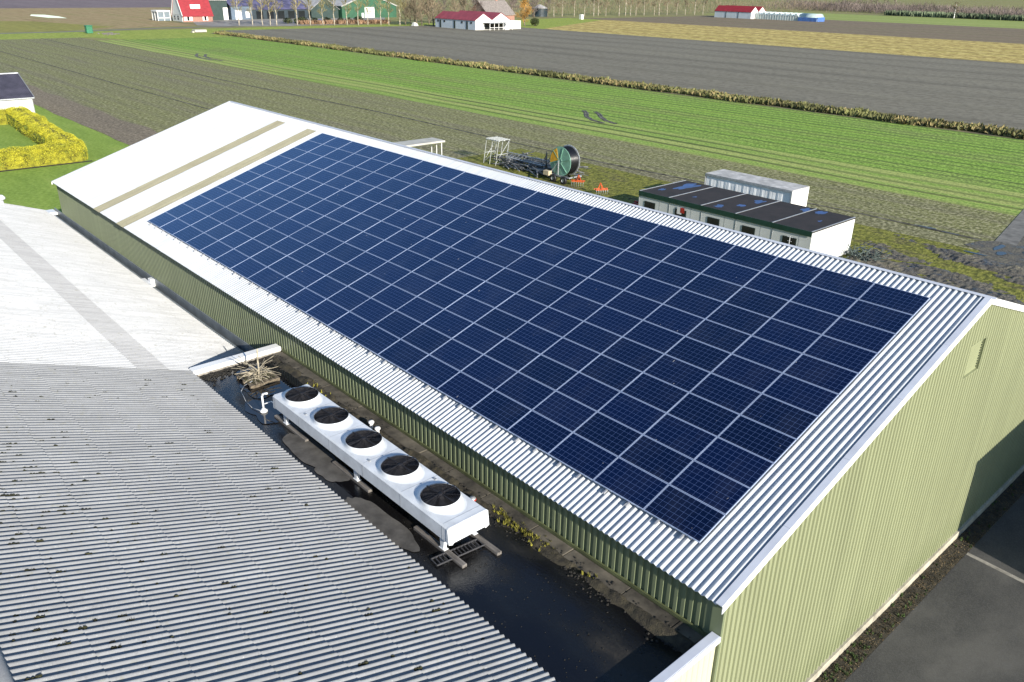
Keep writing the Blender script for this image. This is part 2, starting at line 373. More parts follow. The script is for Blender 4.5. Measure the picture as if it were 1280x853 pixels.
cam = bpy.data.cameras.new('camera'); co = bpy.data.objects.new('camera', cam); COL.objects.link(co); scn.camera = co
yaw, pit, rol, fpx = R(137.796), R(23.895), R(.990), 1011.69
fw = Vector((math.cos(pit)*math.cos(yaw), math.cos(pit)*math.sin(yaw), -math.sin(pit)))
rt = Vector((math.sin(yaw), -math.cos(yaw), 0)); up = rt.cross(fw)
r2 = rt*math.cos(rol) + up*math.sin(rol); u2 = -rt*math.sin(rol) + up*math.cos(rol)
mw = Matrix((r2, u2, -fw)).transposed().to_4x4(); mw.translation = (8.277, -24.013, 18.243)
co.matrix_world = mw; cam.sensor_width = 36; cam.lens = fpx/1280*36; cam.clip_end = 9000; cam.clip_start = .5
vs = scn.view_settings; vs.view_transform = 'Standard'; vs.look = 'None'; vs.gamma = 1; vs.use_curve_mapping = False; vs.exposure = .85
scn.cycles.max_bounces = 5; scn.cycles.diffuse_bounces = 3; scn.cycles.glossy_bounces = 3

# ------------------------------------------------------------------ ground and fields
def sheet(name, pts, z, m): return struct(name, MB().add([(x, y, z) for x, y in pts], [tuple(range(len(pts)))]), m)
def rect(name, x0, x1, y0, y1, z, m): return sheet(name, [(x0,y0),(x1,y0),(x1,y1),(x0,y1)], z, m)
rect('ground', -5000, 5000, -4000, 6000, 0, M['ground'])
def wavy(name, x0, x1, y0, y1, z, m, amp=.4, step=6, seed=0):
    n = max(2, int((x1-x0)/step)); top = []; bot = []
    for i in range(n+1):
        x = x0+(x1-x0)*i/n
        bot.append((x, y0+amp*noise.noise((x*.11, seed, 0)))); top.append((x, y1+amp*noise.noise((x*.11, seed+9, 0))))
    mb = MB()
    mb.add([(x,y,z) for x,y in bot]+[(x,y,z) for x,y in top], [(i,i+1,n+1+i+1,n+1+i) for i in range(n)])
    return struct(name, mb, m)
wavy('soil_field', -288, -12, 6.9, 56.6, .03, M['soil'], .5, 4, 1)
wavy('brown_soil_strip', -180, -48, 6.9, 12.5, .036, M['soil_brown'], .9, 2, 2)
wavy('crop_field', -272, -13, 66, 101, .03, M['crop'], .5, 4, 3)
wavy('yellowing_crop_strip', -272, -14, 56.2, 66.4, .034, M['crop_yellow'], .4, 4, 4)
rect('ditch_bank', -292, 300, 100.6, 111, .036, M['bank'])
rect('ploughed_field', -306, 420, 110, 236, .044, M['plough'])
sheet('stubble_field', [(-262,236),(460,236),(520,336),(-318,336)], .052, M['stubble'])
rect('brown_field', -335, 600, 336, 484, .06, M['brown'])
rect('pale_meadow', -360, 700, 484, 612, .068, M['meadow'])
sheet('grass_verge', [(-300,20),(-287,20),(-287,60),(-272,66),(-272,101),(-292,101),(-306,112),(-306,200),(-262,236),(-318,336),(-345,336),(-322,200),(-318,20)], .022, M['verge'])
rect('lawn', -330, -8, -60, 6.95, .012, M['lawn'])
sheet('tan_grassland', [(-640,-60),(-324,-60),(-324,40),(-330,70),(-345,118),(-390,118),(-420,180),(-640,180)], .018, M['tan_grass'])
sheet('olive_grassland', [(-420,30),(-325,-20),(-325,62),(-345,86),(-400,70)], .026, M['olive_grass'])
rect('purple_field', -900, -560, 60, 260, .030, M['purple_field'])
sheet('field_road', [(-317,-60),(-313.5,-60),(-317.5,60),(-328,98),(-331,130),(-336,130),(-332,98),(-321.5,60)], .034, M['road'])
sheet('farmyard', [(-332,122),(-326,150),(-330,200),(-420,260),(-440,150),(-345,118)], .028, M['yard'])
sheet('pond', [(-470,86),(-455,82),(-432,84),(-424,90),(-445,92),(-466,91)], .040, M['water'])
rect('rough_grass', -64, -4, 22, 42.4, .040, M['rough_grass'])
mb = MB(); nx, ny = 190, 120; vs = []
for i in range(nx+1):
    for j in range(ny+1):
        x = -19+15*i/nx; y = 30+12*j/ny
        k = noise.noise((x*.35, y*.5, 2))*.16+noise.noise((x*1.1, y*1.3, 5))*.14+noise.noise((x*3.1, y*3.1, 1))*.10
        rut_ = -.14*math.exp(-((y-35.4-.25*(x+12)+.5*math.sin(x*.6))/.35)**2)-.14*math.exp(-((y-37.2-.25*(x+12)+.5*math.sin(x*.6))/.35)**2)
        edge = min(1, (x+19)/2, (42-y)/2.2)
        grass = .32*max(0, 1-abs(y-(40.6-.45*(x+20)))/1.9)
        vs.append((x, y, .16+k+rut_-.25*(1-edge)-grass))
mb.add(vs, [(i*(ny+1)+j,(i+1)*(ny+1)+j,(i+1)*(ny+1)+j+1,i*(ny+1)+j+1) for i in range(nx) for j in range(ny)])
struct('mud', mb, M['mud'])
sheet('mud_patch', [(-13.4,43.2),(-11,42),(2,41),(4,48),(-11.5,47.2),(-13,45.2)], .056, M['mud'])
sheet('farm_track', [(-12.2,46.2),(-10.6,46.2),(-14.2,66),(-15.5,66)], .060, M['path'])
rect('mud_track', -11.9, -4, 40, 68, .045, M['mud'])
def spot(cx, cy, rx, ry, sd_):
    q = [(cx+rx*(1+.4*noise.noise((math.cos(a*.2618)*1.5+sd_, math.sin(a*.2618)*1.5, sd_*.7)))*math.cos(a*.2618), cy+ry*(1+.4*noise.noise((math.cos(a*.2618)*1.5, math.sin(a*.2618)*1.5+sd_, 3)))*math.sin(a*.2618)) for a in range(24)]
    sheet('puddle', q, .078+.001*sd_, M['puddle'])
for i_, a_ in enumerate([(-17.4,45.9,1.0,.2),(-15.4,45.6,.7,.14),(-11.3,44.6,.22,1.1),(-10.6,42.9,.3,.6),(-11.9,41.4,.8,.16),(-9.4,44.9,.25,.7),(-9.8,38.2,.8,.18)]): spot(*a_, i_)
rect('asphalt_yard', 1.95, 60, -70, 24, .048, M['asphalt'])
sheet('concrete_strip', [(1.96,3.68),(30,2.1),(30,1.96),(1.96,3.50)], .053, M['concrete'])
rect('verge_strip', 1.36, 1.95, -30, 13.6, .060, M['litter'])
def ruts(name, lanes, wid, z=.075):
    mb = MB()
    for ln in lanes:
        # smooth the lane and lay a rounded rut bank along it
        pts = []
        for k in range(len(ln)-1):
            for j in range(5):
                a, b = Vector(ln[k]), Vector(ln[k+1]); pts.append(a.lerp(b, j/5))
        pts.append(Vector(ln[-1]))
        prev = None
        for k, p in enumerate(pts):
            d = (pts[min(k+1,len(pts)-1)]-pts[max(k-1,0)]).normalized(); nrm = Vector((-d.y, d.x))
            wj = wid*(1+.4*noise.noise((k*.7, len(ln), 3)))
            cur = [(*(p+nrm*wj*t), z+(.05 if abs(t) > .4 and abs(t) < 1 else 0.0)) for t in (-1,-.6,-.2,.2,.6,1)]
            if prev:
                for i in range(5): mb.quad(prev[i], prev[i+1], cur[i+1], cur[i])
            prev = cur
    return struct(name, mb, M['rut'], True)
ruts('tyre_tracks', [[(-81.5,71.8),(-79.5,70.2),(-77,67.6),(-74,65.7),(-71,64.9)],[(-79.5,72.2),(-77.8,71.2),(-75.2,68.9),(-72.4,66.9),(-69.5,65.9)],
     [(-212,63.6),(-205,60.4),(-199,59.3),(-192,59.0)],[(-209,64.6),(-202,61.4),(-196,60.3),(-189,60.4)]], .38, .045)
ruts('tyre_tracks', [[(-288,45.6),(-205,45.2),(-150,43.6),(-98,45.0),(-52,44.0),(-24,45.8),(-13,45.6)]], .20, .05)
ruts('tyre_tracks', [[(-288,24.6),(-150,25.4),(-98,26.2),(-60,26)]], .15, .05)

# ------------------------------------------------------------------ corrugated sheeting
def corr(mb, x0, x1, pts, pitch=.177, amp=.025, n=8, lip=.012, jog=0.0, lap=.010, sheetw=6):
    """pts: (y,z) from the eave up to the ridge, one course between neighbours; crests run up the slope"""
    (ya, za), (yb, zb) = pts[0], pts[-1]
    L = math.hypot(yb-ya, zb-za); T = Vector((0,(yb-ya)/L,(zb-za)/L)); N = Vector((1,0,0)).cross(T)
    if N.z < 0: N = -N
    m = int(round((x1-x0)/pitch*n))
    for k in range(len(pts)-1):
        lo = Vector((0,*pts[k])); hi = Vector((0,*pts[k+1])); vs = []
        for i in range(m+1):
            x = x0+(x1-x0)*i/m; c = amp*math.cos(2*math.pi*x/pitch)
            j = 0.0
            if jog and k > 0:
                s = math.floor(x/(pitch*sheetw)); rr = random.Random(int(s)*31+k*7); j = rr.uniform(-jog, jog)
            a = lo + T*(j-.02) + N*(c+lap); b = hi + T*.03 + N*(c)
            vs += [(x, *(a-N*lip)[1:]), (x, a.y, a.z), (x, a.y, a.z), (x, b.y, b.z)]
        fs = []
        for i in range(m):
            q = i*4; fs += [(q,q+4,q+5,q+1), (q+2,q+6,q+7,q+3)]
        mb.add(vs, fs)
    return mb

# ------------------------------------------------------------------ the big barn
TAN = math.tan(R(18.06))
def S(y): return 9.874 + TAN*y            # crest plane of the near roof slope
def SM(y): return S(y) - .026             # mean plane
RY, EY = .90, -11.50                      # ridge and near eave
X0, X1 = -49.45, 1.20
barn = thing('barn', (-24, 1, 0), 'big yellow-green metal barn with white corrugated roof under the solar panels', 'barn')
def SF(y): return SM(2*RY - y)
ins = 8; lapsY = [EY+(RY-EY)*i/5 for i in range(6)]
mb = MB(); corr(mb, X0, X1, [(y, SM(y)) for y in lapsY], jog=.0, lap=.006, n=10, amp=.028)
roof = obj('roof', mb, M['barn_roof'], barn, True)
mb = MB(); corr(mb, X0, X1, [(13.3, SF(13.3)), (RY, SF(RY))], n=6)
obj('roof', mb, M['barn_roof'], barn, True)
mb = MB()
for s0 in range(20):
    xa = X0+(X1+.25-X0)*s0/20; xb = X0+(X1+.25-X0)*(s0+1)/20 - .004
    pr = [(RY-.07, S(RY-.07)+.012),(RY-.045, S(RY-.04)+.025),(RY-.02, S(RY)+.035),(RY, S(RY)+.04),(RY+.03, S(RY)+.032),(RY+.10, S(RY-.10)+.025),(RY+.20, S(RY-.20)+.005)]
    mb.add([(xa,*q) for q in pr]+[(xb,*q) for q in pr], [(i,i+1,len(pr)+i+1,len(pr)+i) for i in range(len(pr)-1)])
obj('ridge_cap', mb, M['trim'], barn, True)
# skylight strips: corrugated sheets lying over the roof
for xc in (-40.6, -36.6):
    mb = MB(); a = round((xc-.5)/.177)*.177; ys = [-11.53, -9.0, -5.8, -2.6, .2]
    corr(mb, a, a+.177*6, [(y, SM(y)+.014) for y in ys], n=8)
    obj('skylight', mb, M['skylight'], roof, True)
# verge trims
def verge(xi, xo, m_top, m_face, name='verge_trim'):
    t = MB(); f = MB()
    for ya, yb, fn in ((EY-.03, RY, S), (13.33, RY, lambda y: S(2*RY-y))):
        z0, z1 = fn(ya)+.02, fn(yb)+.02
        for k in range(5):
            u0, u1 = k/5, (k+1)/5-.0006
            p = [(xi, ya+(yb-ya)*u, z0+(z1-z0)*u) for u in (u0, u1)]; q = [(xo, *c[1:]) for c in p]
            t.add([p[0],p[1],q[1],q[0]]+[(c[0],c[1],c[2]-.018) for c in (p[0],p[1],q[1],q[0])], [(0,1,2,3),(4,7,6,5),(0,4,5,1),(0,3,7,4),(1,5,6,2)])
        s = 1 if xo > xi else -1
        p0, p1 = Vector((xo, ya, z0)), Vector((xo, yb, z1))
        vs = []
        for c in (p0, p1):
            vs += [c, c+Vector((s*.02,0,-.012)), c+Vector((s*.02,0,-.20)), c+Vector((s*.004,0,-.215)), c+Vector((0,0,-.20))]
        f.add(vs, [(i,(i+1)%5,5+(i+1)%5,5+i) for i in range(5)]+[(0,1,2,3,4),(9,8,7,6,5)])
    o = obj(name, t, m_top, barn); obj('verge_face', f, m_face, o)
verge(1.165, 1.34, M['trim'], M['trim_white'])  # one flashing: the sky-lit grey of its top is put into the colour
verge(X0+.04, X0-.22, M['trim_white'], M['trim_white'])
# walls: trapezoidal cladding, vertical ribs
PIT = .21
def prof(u):
    """offset outwards along the wall at distance u: flat .10, then a groove"""
    return None
def rib_points(a, b, depth=.034):
    us = []; k = math.ceil(a/PIT)
    us.append((a, 0)) 
    while k*PIT + PIT < b:
        s = k*PIT
        us += [(s+.085, 0), (s+.097, -depth), (s+.190, -depth), (s+.205, 0)]
        k += 1
    us.append((b, 0)); return us
# side wall facing -Y at y=-11.35
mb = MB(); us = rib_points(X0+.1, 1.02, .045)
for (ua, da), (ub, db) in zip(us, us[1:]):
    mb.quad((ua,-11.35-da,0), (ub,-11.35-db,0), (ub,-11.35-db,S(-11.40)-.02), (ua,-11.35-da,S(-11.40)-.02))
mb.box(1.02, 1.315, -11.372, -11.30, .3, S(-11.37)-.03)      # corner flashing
obj('side_wall', mb, M['clad_side_shaded'], barn)
mb = MB(); mb.box(-19.0, .98, -11.40, -11.352, 4.93, 5.02); obj('wall_flashing', mb, mat('flashing_green', (.10,.115,.05), .6, .2, 2), barn)
mb = MB(); mb.box(X0+.1, 1.25, 13.0, 13.1, 0, SF(13.1)-.05); obj('rear_wall', mb, M['clad'], barn)
mb = MB(); GX = 1.30
def gz(y): return (S(y) if y < RY else S(2*RY-y)) - .06
H0, H1, HZ0, HZ1 = .315, 1.47, 7.72, 8.77                 # the recessed hatch
us = rib_points(-11.37, 13.15, .044)
ys = []
for u, d in us: ys.append((u, d))
for (ua, da), (ub, db) in zip(ys, ys[1:]):
    segs = [(.30, None)]
    mid = (ua+ub)/2
    if H0 < mid < H1:
        mb.quad((GX+da,ua,.30),(GX+db,ub,.30),(GX+db,ub,HZ0),(GX+da,ua,HZ0))
        mb.quad((GX+da,ua,HZ1),(GX+db,ub,HZ1),(GX+db,ub,gz(ub)),(GX+da,ua,gz(ua)))
    else:
        if ua < RY < ub:
            mb.add([(GX+da,ua,.30),(GX+db,ub,.30),(GX+db,ub,gz(ub)),(GX,RY,gz(RY)),(GX+da,ua,gz(ua))], [(0,1,2,3,4)])
        else: mb.quad((GX+da,ua,.30),(GX+db,ub,.30),(GX+db,ub,gz(ub)),(GX+da,ua,gz(ua)))
gw = obj('gable_wall', mb, M['clad'], barn)
mb = MB(); D = .085
for y, s in ((H0,1),(H1,-1)): mb.box(GX-D, GX+.012, y-.02 if s > 0 else y, y if s > 0 else y+.02, HZ0-.02, HZ1+.02)
mb.box(GX-D, GX+.010, H0, H1, HZ0-.02, HZ0); mb.box(GX-D, GX+.010, H0, H1, HZ1, HZ1+.02)
hf = obj('hatch_frame', mb, M['clad'], gw)
mb = MB(); mb.box(GX-D-.03, GX-D+.02, H0, H1, HZ0, HZ1); hp = obj('hatch_panel', mb, mat('hatch_paint', (.235,.255,.145), .55, .06, 1), hf)
mb = MB()
for k in range(11):
    z = HZ0+.06+k*.088; mb.box(GX-D+.02, GX-D+.03, H1-.075, H1-.03, z, z+.045)
obj('hatch_stud', mb, M['frame_dark'], hp)
mb = MB(); mb.quad((X0+.1,-11.35,0),(X0+.1,13.1,0),(X0+.1,13.1,gz(13.1)),(X0+.1,-11.35,gz(-11.35)))
mb.tri((X0+.1,-11.35,gz(-11.35)),(X0+.1,13.1,gz(13.1)),(X0+.1,RY,gz(RY))); obj('gable_wall', mb, M['clad'], barn)
mb = MB(); y = -11.4
rr = random.Random(3)
while y < 13.1:
    y2 = min(13.15, y+rr.uniform(2.8,3.4)); mb.rbox(GX-.1, GX+.075+rr.uniform(-.006,.006), y, y2-.008, 0, .315, .012); y = y2
obj('plinth', mb, M['plinth'], barn)

# ------------------------------------------------------------------ solar panels: 21 columns by 11 rows
ORD = ['first','second','third','fourth','fifth','sixth','seventh','eighth','ninth','tenth','eleventh','twelfth','thirteenth','fourteenth','fifteenth','sixteenth','seventeenth','eighteenth','nineteenth','twentieth']
PW, PH = 1.67, 1.012
fr = MB(); hw, hh, b = .828, .498, .013
for x0, x1, y0, y1 in ((-hw,hw,-hh,-hh+b),(-hw,hw,hh-b,hh),(-hw,-hw+b,-hh+b,hh-b),(hw-b,hw,-hh+b,hh-b)): fr.box(x0,x1,y0,y1,-.040,0)
gl = MB(); gl.box(-hw+b, hw-b, -hh+b, hh-b, -.034, -.004)
proto = thing('solar_panel', (0,0,0), 'x', 'solar panel', 'solar panels in the roof array')
obj('frame', fr, M['panel_frame'], proto); obj('glass', gl, M['cells'], proto)
rj = random.Random(11)
for c in range(21):
    for r in range(11):
        p = proto if (c, r) == (0, 0) else copy_tree(proto)
        u = -(c+.5)*PW; v = (r+.5)*PH
        p.location = (u, -v*math.cos(R(18.06)), 10 - v*math.sin(R(18.06)))
        p.rotation_euler = (R(18.06)+R(rj.gauss(0,.12)), R(rj.gauss(0,.12)), 0)
        rown = 'top row' if r == 0 else ('bottom row' if r == 10 else ORD[r]+' row from the top')
        coln = 'column nearest the sunlit gable' if c == 0 else ('farthest column, beside the skylight' if c == 20 else ORD[c]+' column from the sunlit gable')
        p['label'] = 'dark blue solar panel, %s, %s' % (rown, coln)
# mounting rails: two below every column, their ends show under the bottom row
rail = MB(); a = Vector((0, -11*PH*math.cos(R(18.06))-.10, 0))
def pl(v, off): return (0, -v*math.cos(R(18.06))+off*math.sin(R(18.06))*-1, 10-v*math.sin(R(18.06))+off*math.cos(R(18.06)))
rail.beam(pl(-.04,-.075), pl(11*PH+.13,-.075), .04, .055)
rail0 = None
for c in range(21):
    for k in (.28, .72):
        x = -(c+k)*PW
        o = obj('mounting_rail', rail, M['alu']) if rail0 is None else rail0.copy()
        if rail0 is None: rail0 = o
        else: COL.objects.link(o)
        o.location.x = x
        tag(o, 'aluminium mounting rail whose end pokes out under the bottom row of solar panels', 'rail', 'mounting rails under the solar panels')

# ------------------------------------------------------------------ low building: corrugated roof, flat deck, parapets
low = thing('low_building', (-20, -18, 0), 'low grey corrugated-roof building with a flat wet deck along the barn', 'building')
T20 = math.tan(R(20))
def LZ(y): return 5.05 + (-14.876 - y)*T20 - .022
LR = -23.53
NE, FE = -14.876, -11.80
def low_roof(name, x0, x1, ys, m, jog):
    mb = MB(); corr(mb, x0, x1, [(y, LZ(y)) for y in ys], n=12, amp=.029, jog=jog, lap=.014, lip=.016)
    return obj(name, mb, m, low, True)
low_roof('roof', -19.29, 1.15, [NE-i*(NE-LR)/7 for i in range(8)], M['fibre'], .04)
st = (NE-LR)/7
low_roof('bright_roof', -51.35, -19.29, [FE, -13.05, -14.3, -15.62], M['fibre_new'], .03)
low_roof('rooflight', -51.35, -19.29, [-15.62, -16.68], M['rooflight'], .02)
low_roof('bright_roof', -51.35, -19.29, [-16.68, -17.9, -19.15, -20.4, -21.6, -22.6, LR], M['fibre_new'], .03)
mb = MB(); corr(mb, -51.35, 1.15, [(LR-8.6, LZ(LR)-8.6*T20), (LR, LZ(LR))], n=6); obj('roof', mb, M['fibre'], low, True)
mb = MB(); mb.tube([(x, LR, LZ(LR)+.0) for x in (-51.4,-30,-10,1.2)], .10, 10); obj('ridge_cap', mb, M['fibre'], low, True)
mb = MB(); mb.box(-51.2, 1.1, LR-8.4, -14.95, 0, 4.6); obj('wall', mb, M['cream_clad'], low)
mb = MB()
for x in (-51.3, 1.02): mb.add([(x,LR-8.4,4.6),(x,-14.95,4.6),(x,LR,LZ(LR)-.06),(x+.1,LR-8.4,4.6),(x+.1,-14.95,4.6),(x+.1,LR,LZ(LR)-.06)], [(0,2,1),(3,4,5),(0,1,4,3),(1,2,5,4),(2,0,3,5)])
mb.box(-51.25, -19.4, -14.95, -11.95, 0, 3.70); obj('wall', mb, M['cream_clad'], low)
# flat deck
DZ = 4.85
mb = MB(); nx, ny = 80, 16
vs = []
for i in range(nx+1):
    for j in range(ny+1):
        x = -19.1+20.1*i/nx; y = -15.35+3.965*j/ny
        vs.append((x, y, DZ + .012*noise.noise((x*.5, y*.8, 1)) + (.0 if y < -11.9 else .02)))
mb.add(vs, [(i*(ny+1)+j,(i+1)*(ny+1)+j,(i+1)*(ny+1)+j+1,i*(ny+1)+j+1) for i in range(nx) for j in range(ny)])
deck = obj('flat_roof', mb, M['deck'], low, True)
def blob(cx, cy, rx, ry, z, seed, n=90, rough=.35):
    pts = []
    for i in range(n):
        t = 2*math.pi*i/n; k = 1+rough*noise.noise((math.cos(t)*1.6+seed, math.sin(t)*1.6, seed*.7))+.04*noise.noise((math.cos(t)*4, math.sin(t)*4, seed))
        pts.append((cx+rx*k*math.cos(t), cy+ry*k*math.sin(t), z))
    return pts
mb = MB()
for i, (cx, cy, rx, ry) in enumerate([(-11.9,-14.15,1.3,.42),(-10.4,-14.25,.7,.35),(-7.2,-14.45,1.35,.35),(-8.4,-14.6,.6,.25)]):
    mb = MB(); q = blob(cx, cy, rx, ry, DZ+.018+.002*i, i+2); mb.add(q, [tuple(range(len(q)))])
    obj('dry_patch', mb, M['dry_patch'], deck)
mb = MB()
for i, (cx, cy, rx, ry) in enumerate([(-17.0,-13.0,1.7,.85),(-15.2,-14.0,1.0,.6),(-16.3,-12.1,.9,.3)]):
    mb = MB(); q = blob(cx, cy, rx, ry, DZ+.020+.002*i, i+21, rough=.5); mb.add(q, [tuple(range(len(q)))])
    obj('puddle', mb, M['puddle'], deck)
# concrete kerb along the barn wall, dirt bank on it
mb = MB(); x = -19.0; rr = random.Random(9)
while x < .9:
    x2 = min(.95, x+rr.uniform(1.2,2.2)); mb.rbox(x, x2-.006, -11.80+rr.uniform(-.03,.03), -11.386, DZ-.1, DZ+.075+rr.uniform(-.008,.008), .02); x = x2
obj('kerb', mb, mat('kerb', (.10,.088,.068), .9, .4, 1.1, bump=.02, c2=(.010,.009,.007)), low)
mb = MB(); nx, ny = 420, 16; vs = []
for i in range(nx+1):
    for j in range(ny+1):
        x = -19.0+19.95*i/nx; v = j/ny; y = -12.35+.93*v
        k = noise.noise((x*.55, 1.3, 0))*.55+noise.noise((x*1.9, y*2.2, 4))*.5+.18*noise.noise((x*7, y*7, 2))
        hump = math.exp(-((v-.52)/.26)**2)
        z = DZ-.03+.20*max(0, hump*(.72+k)-.18)+.02*noise.noise((x*14, y*14, 5))*hump
        vs.append((x, y, z))
mb.add(vs, [(i*(ny+1)+j,(i+1)*(ny+1)+j,(i+1)*(ny+1)+j+1,i*(ny+1)+j+1) for i in range(nx) for j in range(ny)])
obj('dirt_bank', mb, M['mossy_dirt'], deck, True)
# parapets and copings
mb = MB(); us = rib_points(-15.6, -11.40, .02)
for (ua, da), (ub, db) in zip(us, us[1:]): mb.quad((1.25+da,ua,.3),(1.25+db,ub,.3),(1.25+db,ub,5.09),(1.25+da,ua,5.09))
mb.box(1.13, 1.215, -15.6, -11.39, 0, 5.09)
pa = obj('parapet', mb, M['cream_clad'], low)
mb = MB(); mb.rbox(1.10, 1.33, -15.8, -11.388, 5.09, 5.21, .015); cp = obj('coping', mb, M['trim'], pa)
mb = MB(); mb.box(1.332, 1.345, -15.8, -11.392, 5.05, 5.205); obj('coping_face', mb, M['trim_white'], cp)
mb = MB(); mb.box(-19.38, -19.12, -14.70, -11.39, 3.4, 4.96); pa = obj('parapet', mb, M['concrete'], low)
mb = MB(); mb.rbox(-19.46, -19.03, -14.86, -11.388, 4.96, 5.12, .03); obj('coping', mb, M['trim_white'], pa)
# valley gutter along the barn beyond the deck
mb = MB(); x = -51.0
while x < -19.5:
    x2 = min(-19.42, x+3.0); mb.add([(x,-11.95,3.78),(x2-.01,-11.95,3.78),(x2-.01,-11.60,3.84),(x,-11.60,3.84),(x,-11.58,3.60),(x2-.01,-11.58,3.60)], [(0,1,2,3),(3,2,5,4)]); x = x2
g = obj('gutter', mb, M['zinc'], low)
mb = MB(); mb.box(-51.0, -19.42, -11.58, -11.40, 3.55, 3.60); obj('gutter_bed', mb, M['bitumen_gutter'], g)
mb = MB(); mb.box(-51.0, -19.42, -11.398, -11.362, 3.60, 4.12); obj('gutter_flashing', mb, M['zinc'], g)
mb = MB(); mb.rbox(-33.9, -32.5, -11.98, -11.55, 3.86, 3.93, .03); mb.rbox(-33.3,-32.9,-11.62,-11.40,3.70,4.10,.03); obj('gutter_bridge', mb, M['white_metal'], g)
mb = MB(); mb.rbox(-51.3,-50.3,-12.0,-11.40,3.80,3.98,.04); obj('gutter_end', mb, M['white_metal'], g)
mb = MB(); mb.lathe([(.16,0),(.16,.35),(.30,.36),(.30,.46),(.18,.60),(.02,.64)], (-50.9,-14.35,LZ(-14.35)-.03), 14)
o = obj('roof_cowl', mb, M['white_metal'], smooth=True); tag(o, 'small white roof cowl at the far end of the low roof', 'roof cowl')

# ------------------------------------------------------------------ moss, dirt, weeds (nobody could count them)
def clump(mb, p, r, rnd, leaves=10, h=.6):
    p = Vector(p); n = 7
    ring = [p+Vector((r*rnd.uniform(.7,1.2)*math.cos(6.283*i/n), r*rnd.uniform(.7,1.2)*math.sin(6.283*i/n), 0)) for i in range(n)]
    mid = [p+(q-p)*.6+Vector((0,0,r*h*rnd.uniform(.6,1))) for q in ring]; top = p+Vector((0,0,r*h*1.15))
    mb.add(ring+mid+[top], [(i,(i+1)%n,n+(i+1)%n,n+i) for i in range(n)]+[(n+i,n+(i+1)%n,2*n) for i in range(n)])
    for _ in range(leaves):
        a = rnd.uniform(0,6.283); q = rnd.uniform(0,1)*r
        mb.leaf(p+Vector((q*math.cos(a), q*math.sin(a), r*h*rnd.uniform(.3,1.2))), r*.3, rnd)
rm = random.Random(5); mb = MB()
for _ in range(520):
    t = rm.random()
    if t < .62: y = LR + abs(rm.gauss(0, 1.5)); x = rm.choice([rm.uniform(-19,-4), rm.gauss(-15,2.0), rm.gauss(-10.5,1.2)])
    else: y = rm.uniform(LR, NE); x = rm.uniform(-19, 0)
    if y > NE-.1: continue
    x = (round(x/.177-.5)+.5)*.177 + rm.uniform(-.02,.02)
    s = rm.uniform(.025,.062)
    for k in range(rm.choice([1,1,2,3])): clump(mb, (x, y+k*s*1.2, LZ(y+k*s*1.2)-.012), s*rm.uniform(.7,1.1), rm, 6, .75)
o = obj('moss', mb, M['moss']); tag(o, 'tufts of moss in the troughs of the low corrugated roof', 'moss', kind='stuff')
mb = MB()
for _ in range(1600):
    x = -19 + 19.8*rm.random(); y = -11.95 + rm.gauss(0,.16)
    if noise.noise((x*.7, 3, 0)) < -.05 and rm.random() < .8: continue
    if y > -11.45: continue
    clump(mb, (x, y, DZ+(.07 if y > -11.8 else .01)), rm.uniform(.012,.045), rm, 2, .6)
for _ in range(420):
    y = rm.uniform(-14.6,-11.5); clump(mb, (-19.0+abs(rm.gauss(0,.28)), y, DZ+.005), rm.uniform(.02,.07), rm, 3, .7)
for _ in range(260):
    x = rm.uniform(-8,.8); y = rm.uniform(-14.8,-12.1); clump(mb, (x, y, DZ+.005), rm.uniform(.006,.022), rm, 1, .7)
o = obj('deck_debris', mb, M['gravel']); tag(o, 'dark gravel and moss lumps along the edges of the flat deck', 'debris', kind='stuff')
mb = MB()
def tuft(mb, p, h, n, rnd, spread=.5, w=.012):
    p = Vector(p)
    for _ in range(n):
        a = rnd.uniform(0,6.283); l = h*rnd.uniform(.5,1.1); tip = p+Vector((math.cos(a)*l*spread*rnd.random(), math.sin(a)*l*spread*rnd.random(), l))
        s = Vector((-math.sin(a), math.cos(a), 0))*w
        b0 = p+Vector((rnd.gauss(0,h*.15), rnd.gauss(0,h*.15), 0)); mb.add([b0-s, b0+s, b0.lerp(tip,.6)+s*.8, tip, b0.lerp(tip,.6)-s*.8], [(0,1,2,3,4)])
for cx, n in ((-5.4,14),(-5.0,16),(-4.5,14),(-4.0,15),(-3.6,8),(-5.2,9),(-4.7,8),(-4.3,6),(-3.8,9),(-5.6,5),(-2.05,4),(-15.9,7),(-15.4,5),(-14.8,3)):
    for _ in range(n): tuft(mb, (cx+rm.gauss(0,.16), -11.86+rm.gauss(0,.09), DZ+.03), rm.uniform(.06,.15), 12, rm, .7, .010)
o = obj('wall_weeds', mb, M['weed']); tag(o, 'yellow-green weeds growing along the foot of the barn wall', 'weeds', kind='stuff')
mb = MB()
for _ in range(5200):
    y = rm.uniform(-14,13); x = 1.42+rm.random()*.55
    mb.leaf((x, y, .07+rm.random()*.03), rm.uniform(.012,.035), rm, .7)
o = obj('leaf_litter', mb, M['leaf_brown']); tag(o, 'brown leaf litter in the strip along the gable foot', 'leaf litter', kind='stuff')
mb = MB()
for _ in range(90):
    y = rm.choice([rm.uniform(-7,-3.4), rm.uniform(-7,12)]); tuft(mb, (1.42+rm.random()*.5, y, .06), rm.uniform(.06,.16), 14, rm, .9, .012)
o = obj('verge_weeds', mb, M['leaf_green']); tag(o, 'low green weeds in the litter strip along the gable foot', 'weeds', kind='stuff')

# ------------------------------------------------------------------ roof-mounted condenser with five fans
UX0, UX1, UY0, UY1, UB, UT = -14.18, -4.98, -14.08, -12.78, 5.37, 5.82
unit = thing('condenser_unit', (-9.6,-13.44,DZ), 'long white roof condenser with five black fans on the wet deck', 'condenser')
FX = [-13.48+i*1.85 for i in range(5)]
mb = MB()
